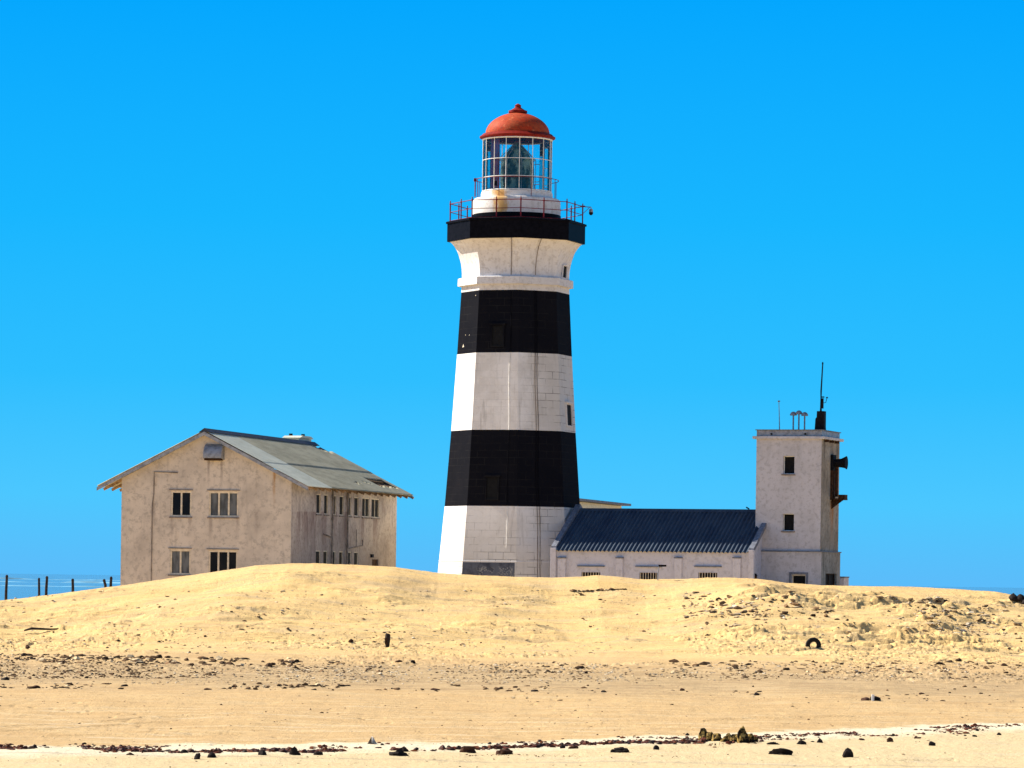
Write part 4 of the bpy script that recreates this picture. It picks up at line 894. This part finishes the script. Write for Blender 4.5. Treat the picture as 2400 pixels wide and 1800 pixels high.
# ------------------------------------------------------------ uncountable scatter
ICO = None
def scatter(name, m, pts, seed, label, cat, hk=.5, flatk=.8):
    """pts: array of px,py,size(px) -> one mesh of small irregular lumps"""
    rr = np.random.RandomState(seed)
    base = np.array([(0,0,1),(.9,0,.2),(.28,.85,.2),(-.73,.53,.2),(-.73,-.53,.2),(.28,-.85,.2),(.6,.4,.75),(-.5,.3,.8),(.0,-.6,.8),(0,0,-.3)])
    tri = np.array([(0,6,7),(0,7,8),(0,8,6),(6,1,2),(6,2,7),(7,2,3),(7,3,4),(7,4,8),(8,4,5),(8,5,6),(6,5,1),(1,9,2),(2,9,3),(3,9,4),(4,9,5),(5,9,1)])
    V_ = []; F_ = []; k = 0
    P_ = pts; X, Y, Sz = P_[:,0], P_[:,1], P_[:,2]; Z = H(X, Y)
    for x, y, z, s in zip(X, Y, Z, Sz):
        a = rr.rand()*6.28; jit = 1+(rr.rand(10,3)-.5)*.6
        b_ = base*jit*np.array([s*(.7+rr.rand()*.9), s*(.6+.5*rr.rand()), s*hk*(.5+rr.rand()*.9)])
        c_, s2 = math.cos(a), math.sin(a)
        q = np.stack([b_[:,0]*c_-b_[:,1]*s2+x, b_[:,0]*s2+b_[:,1]*c_+y, b_[:,2]+z], -1)
        V_.append(q); F_.append(tri+k); k += 10
    V_ = np.concatenate(V_); F_ = np.concatenate(F_)
    me = bpy.data.meshes.new(name); me.from_pydata(V_.tolist(), [], F_.tolist()); me.materials.append(M[m]); me.update()
    o = bpy.data.objects.new(name, me); C.objects.link(o); tag(o, label, cat, kind='stuff')
rr = np.random.RandomState(77)
def region(n, x0, x1, y0, y1, smin, smax, thr=None, seed=1, fx=.4, fy=.25, p=3.0):
    """candidates over a world rectangle given by depth y and view-fan x/y, kept where patchy noise is high"""
    ys = y0+(y1-y0)*rr.rand(n); us = x0+(x1-x0)*rr.rand(n); X = us*ys
    s = smin+(smax-smin)*rr.rand(n)**p
    if thr is not None:
        keep = fbm(X*fx, ys*fy, 3, seed) > thr; X, ys, s = X[keep], ys[keep], s[keep]
    return np.stack([X, ys, s], -1)
_tu = np.linspace(-100, 2500, 27); _tv = np.linspace(1385, 1799, 70); _T = np.array([[on_ground(a, b)[1] for b in _tv] for a in _tu])
def band_pts(n, x0, x1, top, bot, smin, smax, thr=None, seed=1, p=2.5, fade=0, fx=.012, fy=.03):
    """n pieces between two curves on the ground; sizes in picture pixels at their own distance"""
    px = x0+(x1-x0)*rr.rand(n); t = np.interp(px, [a for a, _ in top], [b for _, b in top]); b_ = np.interp(px, [a for a, _ in bot], [b for _, b in bot])
    f = rr.rand(n); py = t+(b_-t)*f
    if fade: k = rr.rand(n) < 1-fade*(px-x0)/(x1-x0); px, py = px[k], py[k]
    if thr is not None: k = fbm(px*fx, py*fy, 3, seed)+.16*(rr.rand(len(px))-.5) > thr; px, py = px[k], py[k]
    i = np.clip((px-_tu[0])/(_tu[1]-_tu[0]), 0, 25.99); j_ = np.clip((py-_tv[0])/(_tv[1]-_tv[0]), 0, 68.99); i0 = i.astype(int); j0 = j_.astype(int); a = i-i0; b2 = j_-j0
    Y = (_T[i0,j0]*(1-a)+_T[i0+1,j0]*a)*(1-b2)+(_T[i0,j0+1]*(1-a)+_T[i0+1,j0+1]*a)*b2
    X = (px-HX+(py-HY)*math.sin(ROLL))/FPX*Y; sz = (smin+(smax-smin)*rr.rand(len(px))**p)*.60*Y/FPX
    return np.stack([X, Y, sz], -1)
F1 = lambda v: [(0, v)]
A = [band_pts(5200, -60, 900, [(0,1532),(300,1538),(600,1545),(900,1552)], [(0,1592),(500,1590),(900,1575)], 3, 11, .43, 3, fade=.8),
     band_pts(330, -40, 900, [(0,1532),(300,1540),(900,1548)], [(0,1552),(900,1566)], 8, 24, .45, 4, p=1.6, fade=.3),
     band_pts(1500, 1150, 2460, F1(1552), F1(1592), 3, 11, .46, 5), band_pts(140, 1150, 2460, F1(1550), F1(1580), 7, 20, .46, 6, p=1.8),
     band_pts(420, -40, 1300, [(0,1602),(600,1604),(1300,1608)], [(0,1614),(1300,1622)], 4, 17, .47, 7, p=1.8), band_pts(200, 1200, 2460, F1(1606), F1(1645), 3, 12, .48, 8),
     band_pts(900, -40, 2460, F1(1474), F1(1528), 3, 11, .52, 9), band_pts(420, -40, 2460, F1(1395), F1(1475), 3, 12, .56, 10), band_pts(300, 1640, 2460, [(1640,1396),(2460,1415)], [(1640,1440),(1900,1455),(2460,1482)], 4, 20, .5, 12), band_pts(200, 1340, 1560, F1(1362), F1(1400), 4, 14, .5, 19),  # dark pieces on the right dune slope stand in for shaded sand ledges
     band_pts(700, -60, 2460, F1(1625), F1(1742), 2, 7, .42, 11), band_pts(160, -60, 2460, F1(1765), F1(1799), 2, 7, None)]
scatter('stones', 'peb', np.concatenate(A), 1, 'countless small stones on the sand flat, dark ones on the dune standing in for ledge shade', 'stones', .5)
B_ = [band_pts(2400, -60, 1500, F1(1556), F1(1604), 2.5, 8, .42, 13), band_pts(3000, 650, 2460, [(650,1562),(2460,1548)], [(650,1600),(2460,1594)], 3, 10, .42, 16),
      band_pts(1500, -40, 2460, F1(1465), F1(1535), 3, 9, .50, 14), band_pts(2200, 1600, 2460, [(1600,1385),(2460,1400)], [(1600,1470),(2460,1490)], 4, 15, .47, 15), band_pts(900, -40, 1700, F1(1370), F1(1470), 3, 9, .54, 17)]
scatter('rubble', 'pebpale', np.concatenate(B_), 2, 'pale sandy rubble and clods over the flat and dune slope', 'rubble', .45)
# weed line: bends away to the right
def weedline(n, u0, u1, dep, wid, smin, smax, thr, seed):
    u = u0+(u1-u0)*rr.rand(n); yc = np.array([dep(t) for t in u]); y = yc+rr.randn(n)*wid; X = u*y
    keep = fbm(X*1.1, y*.5, 3, seed) > thr; s = smin+(smax-smin)*rr.rand(n)**2.5
    return np.stack([X[keep], y[keep], s[keep]], -1)
def dfrom(pxs, pys):
    us = [ray(a, b)[0] for a, b in zip(pxs, pys)]; ds = [on_ground(a, b)[1] for a, b in zip(pxs, pys)]
    return lambda t: float(np.interp(t, us, ds))
d1 = dfrom([-50,200,500,900,1300,1700,2000,2400], [1756,1758,1762,1758,1748,1738,1722,1704]); d2 = dfrom([-50,250,600,900,1300,1700,1900,2100,2400], [1748,1752,1753,1748,1740,1732,1722,1712,1700])
Wd = [weedline(3600, -.15, .05, d1, .30, .012, .085, .485, 21), weedline(2200, -.15, .15, d2, .40, .012, .065, .51, 22), weedline(1000, .05, .12, d1, .9, .015, .07, .48, 23), weedline(260, -.1, .05, lambda t: 75.5, .25, .01, .03, .52, 24)]
scatter('seaweed', 'weed', np.concatenate(Wd), 3, 'reddish brown seaweed scraps strung along the tide line', 'seaweed', .6)

for m_ in bpy.data.materials:                             # matt, dusty surfaces: only glass keeps its full sheen
    b_ = m_.node_tree.nodes.get('Principled BSDF')
    if b_ and m_.name not in ('fresnel_lens_glass', 'sea_water', 'red_glass'): b_.inputs['Specular IOR Level'].default_value = .02 if 'black' in m_.name else .12
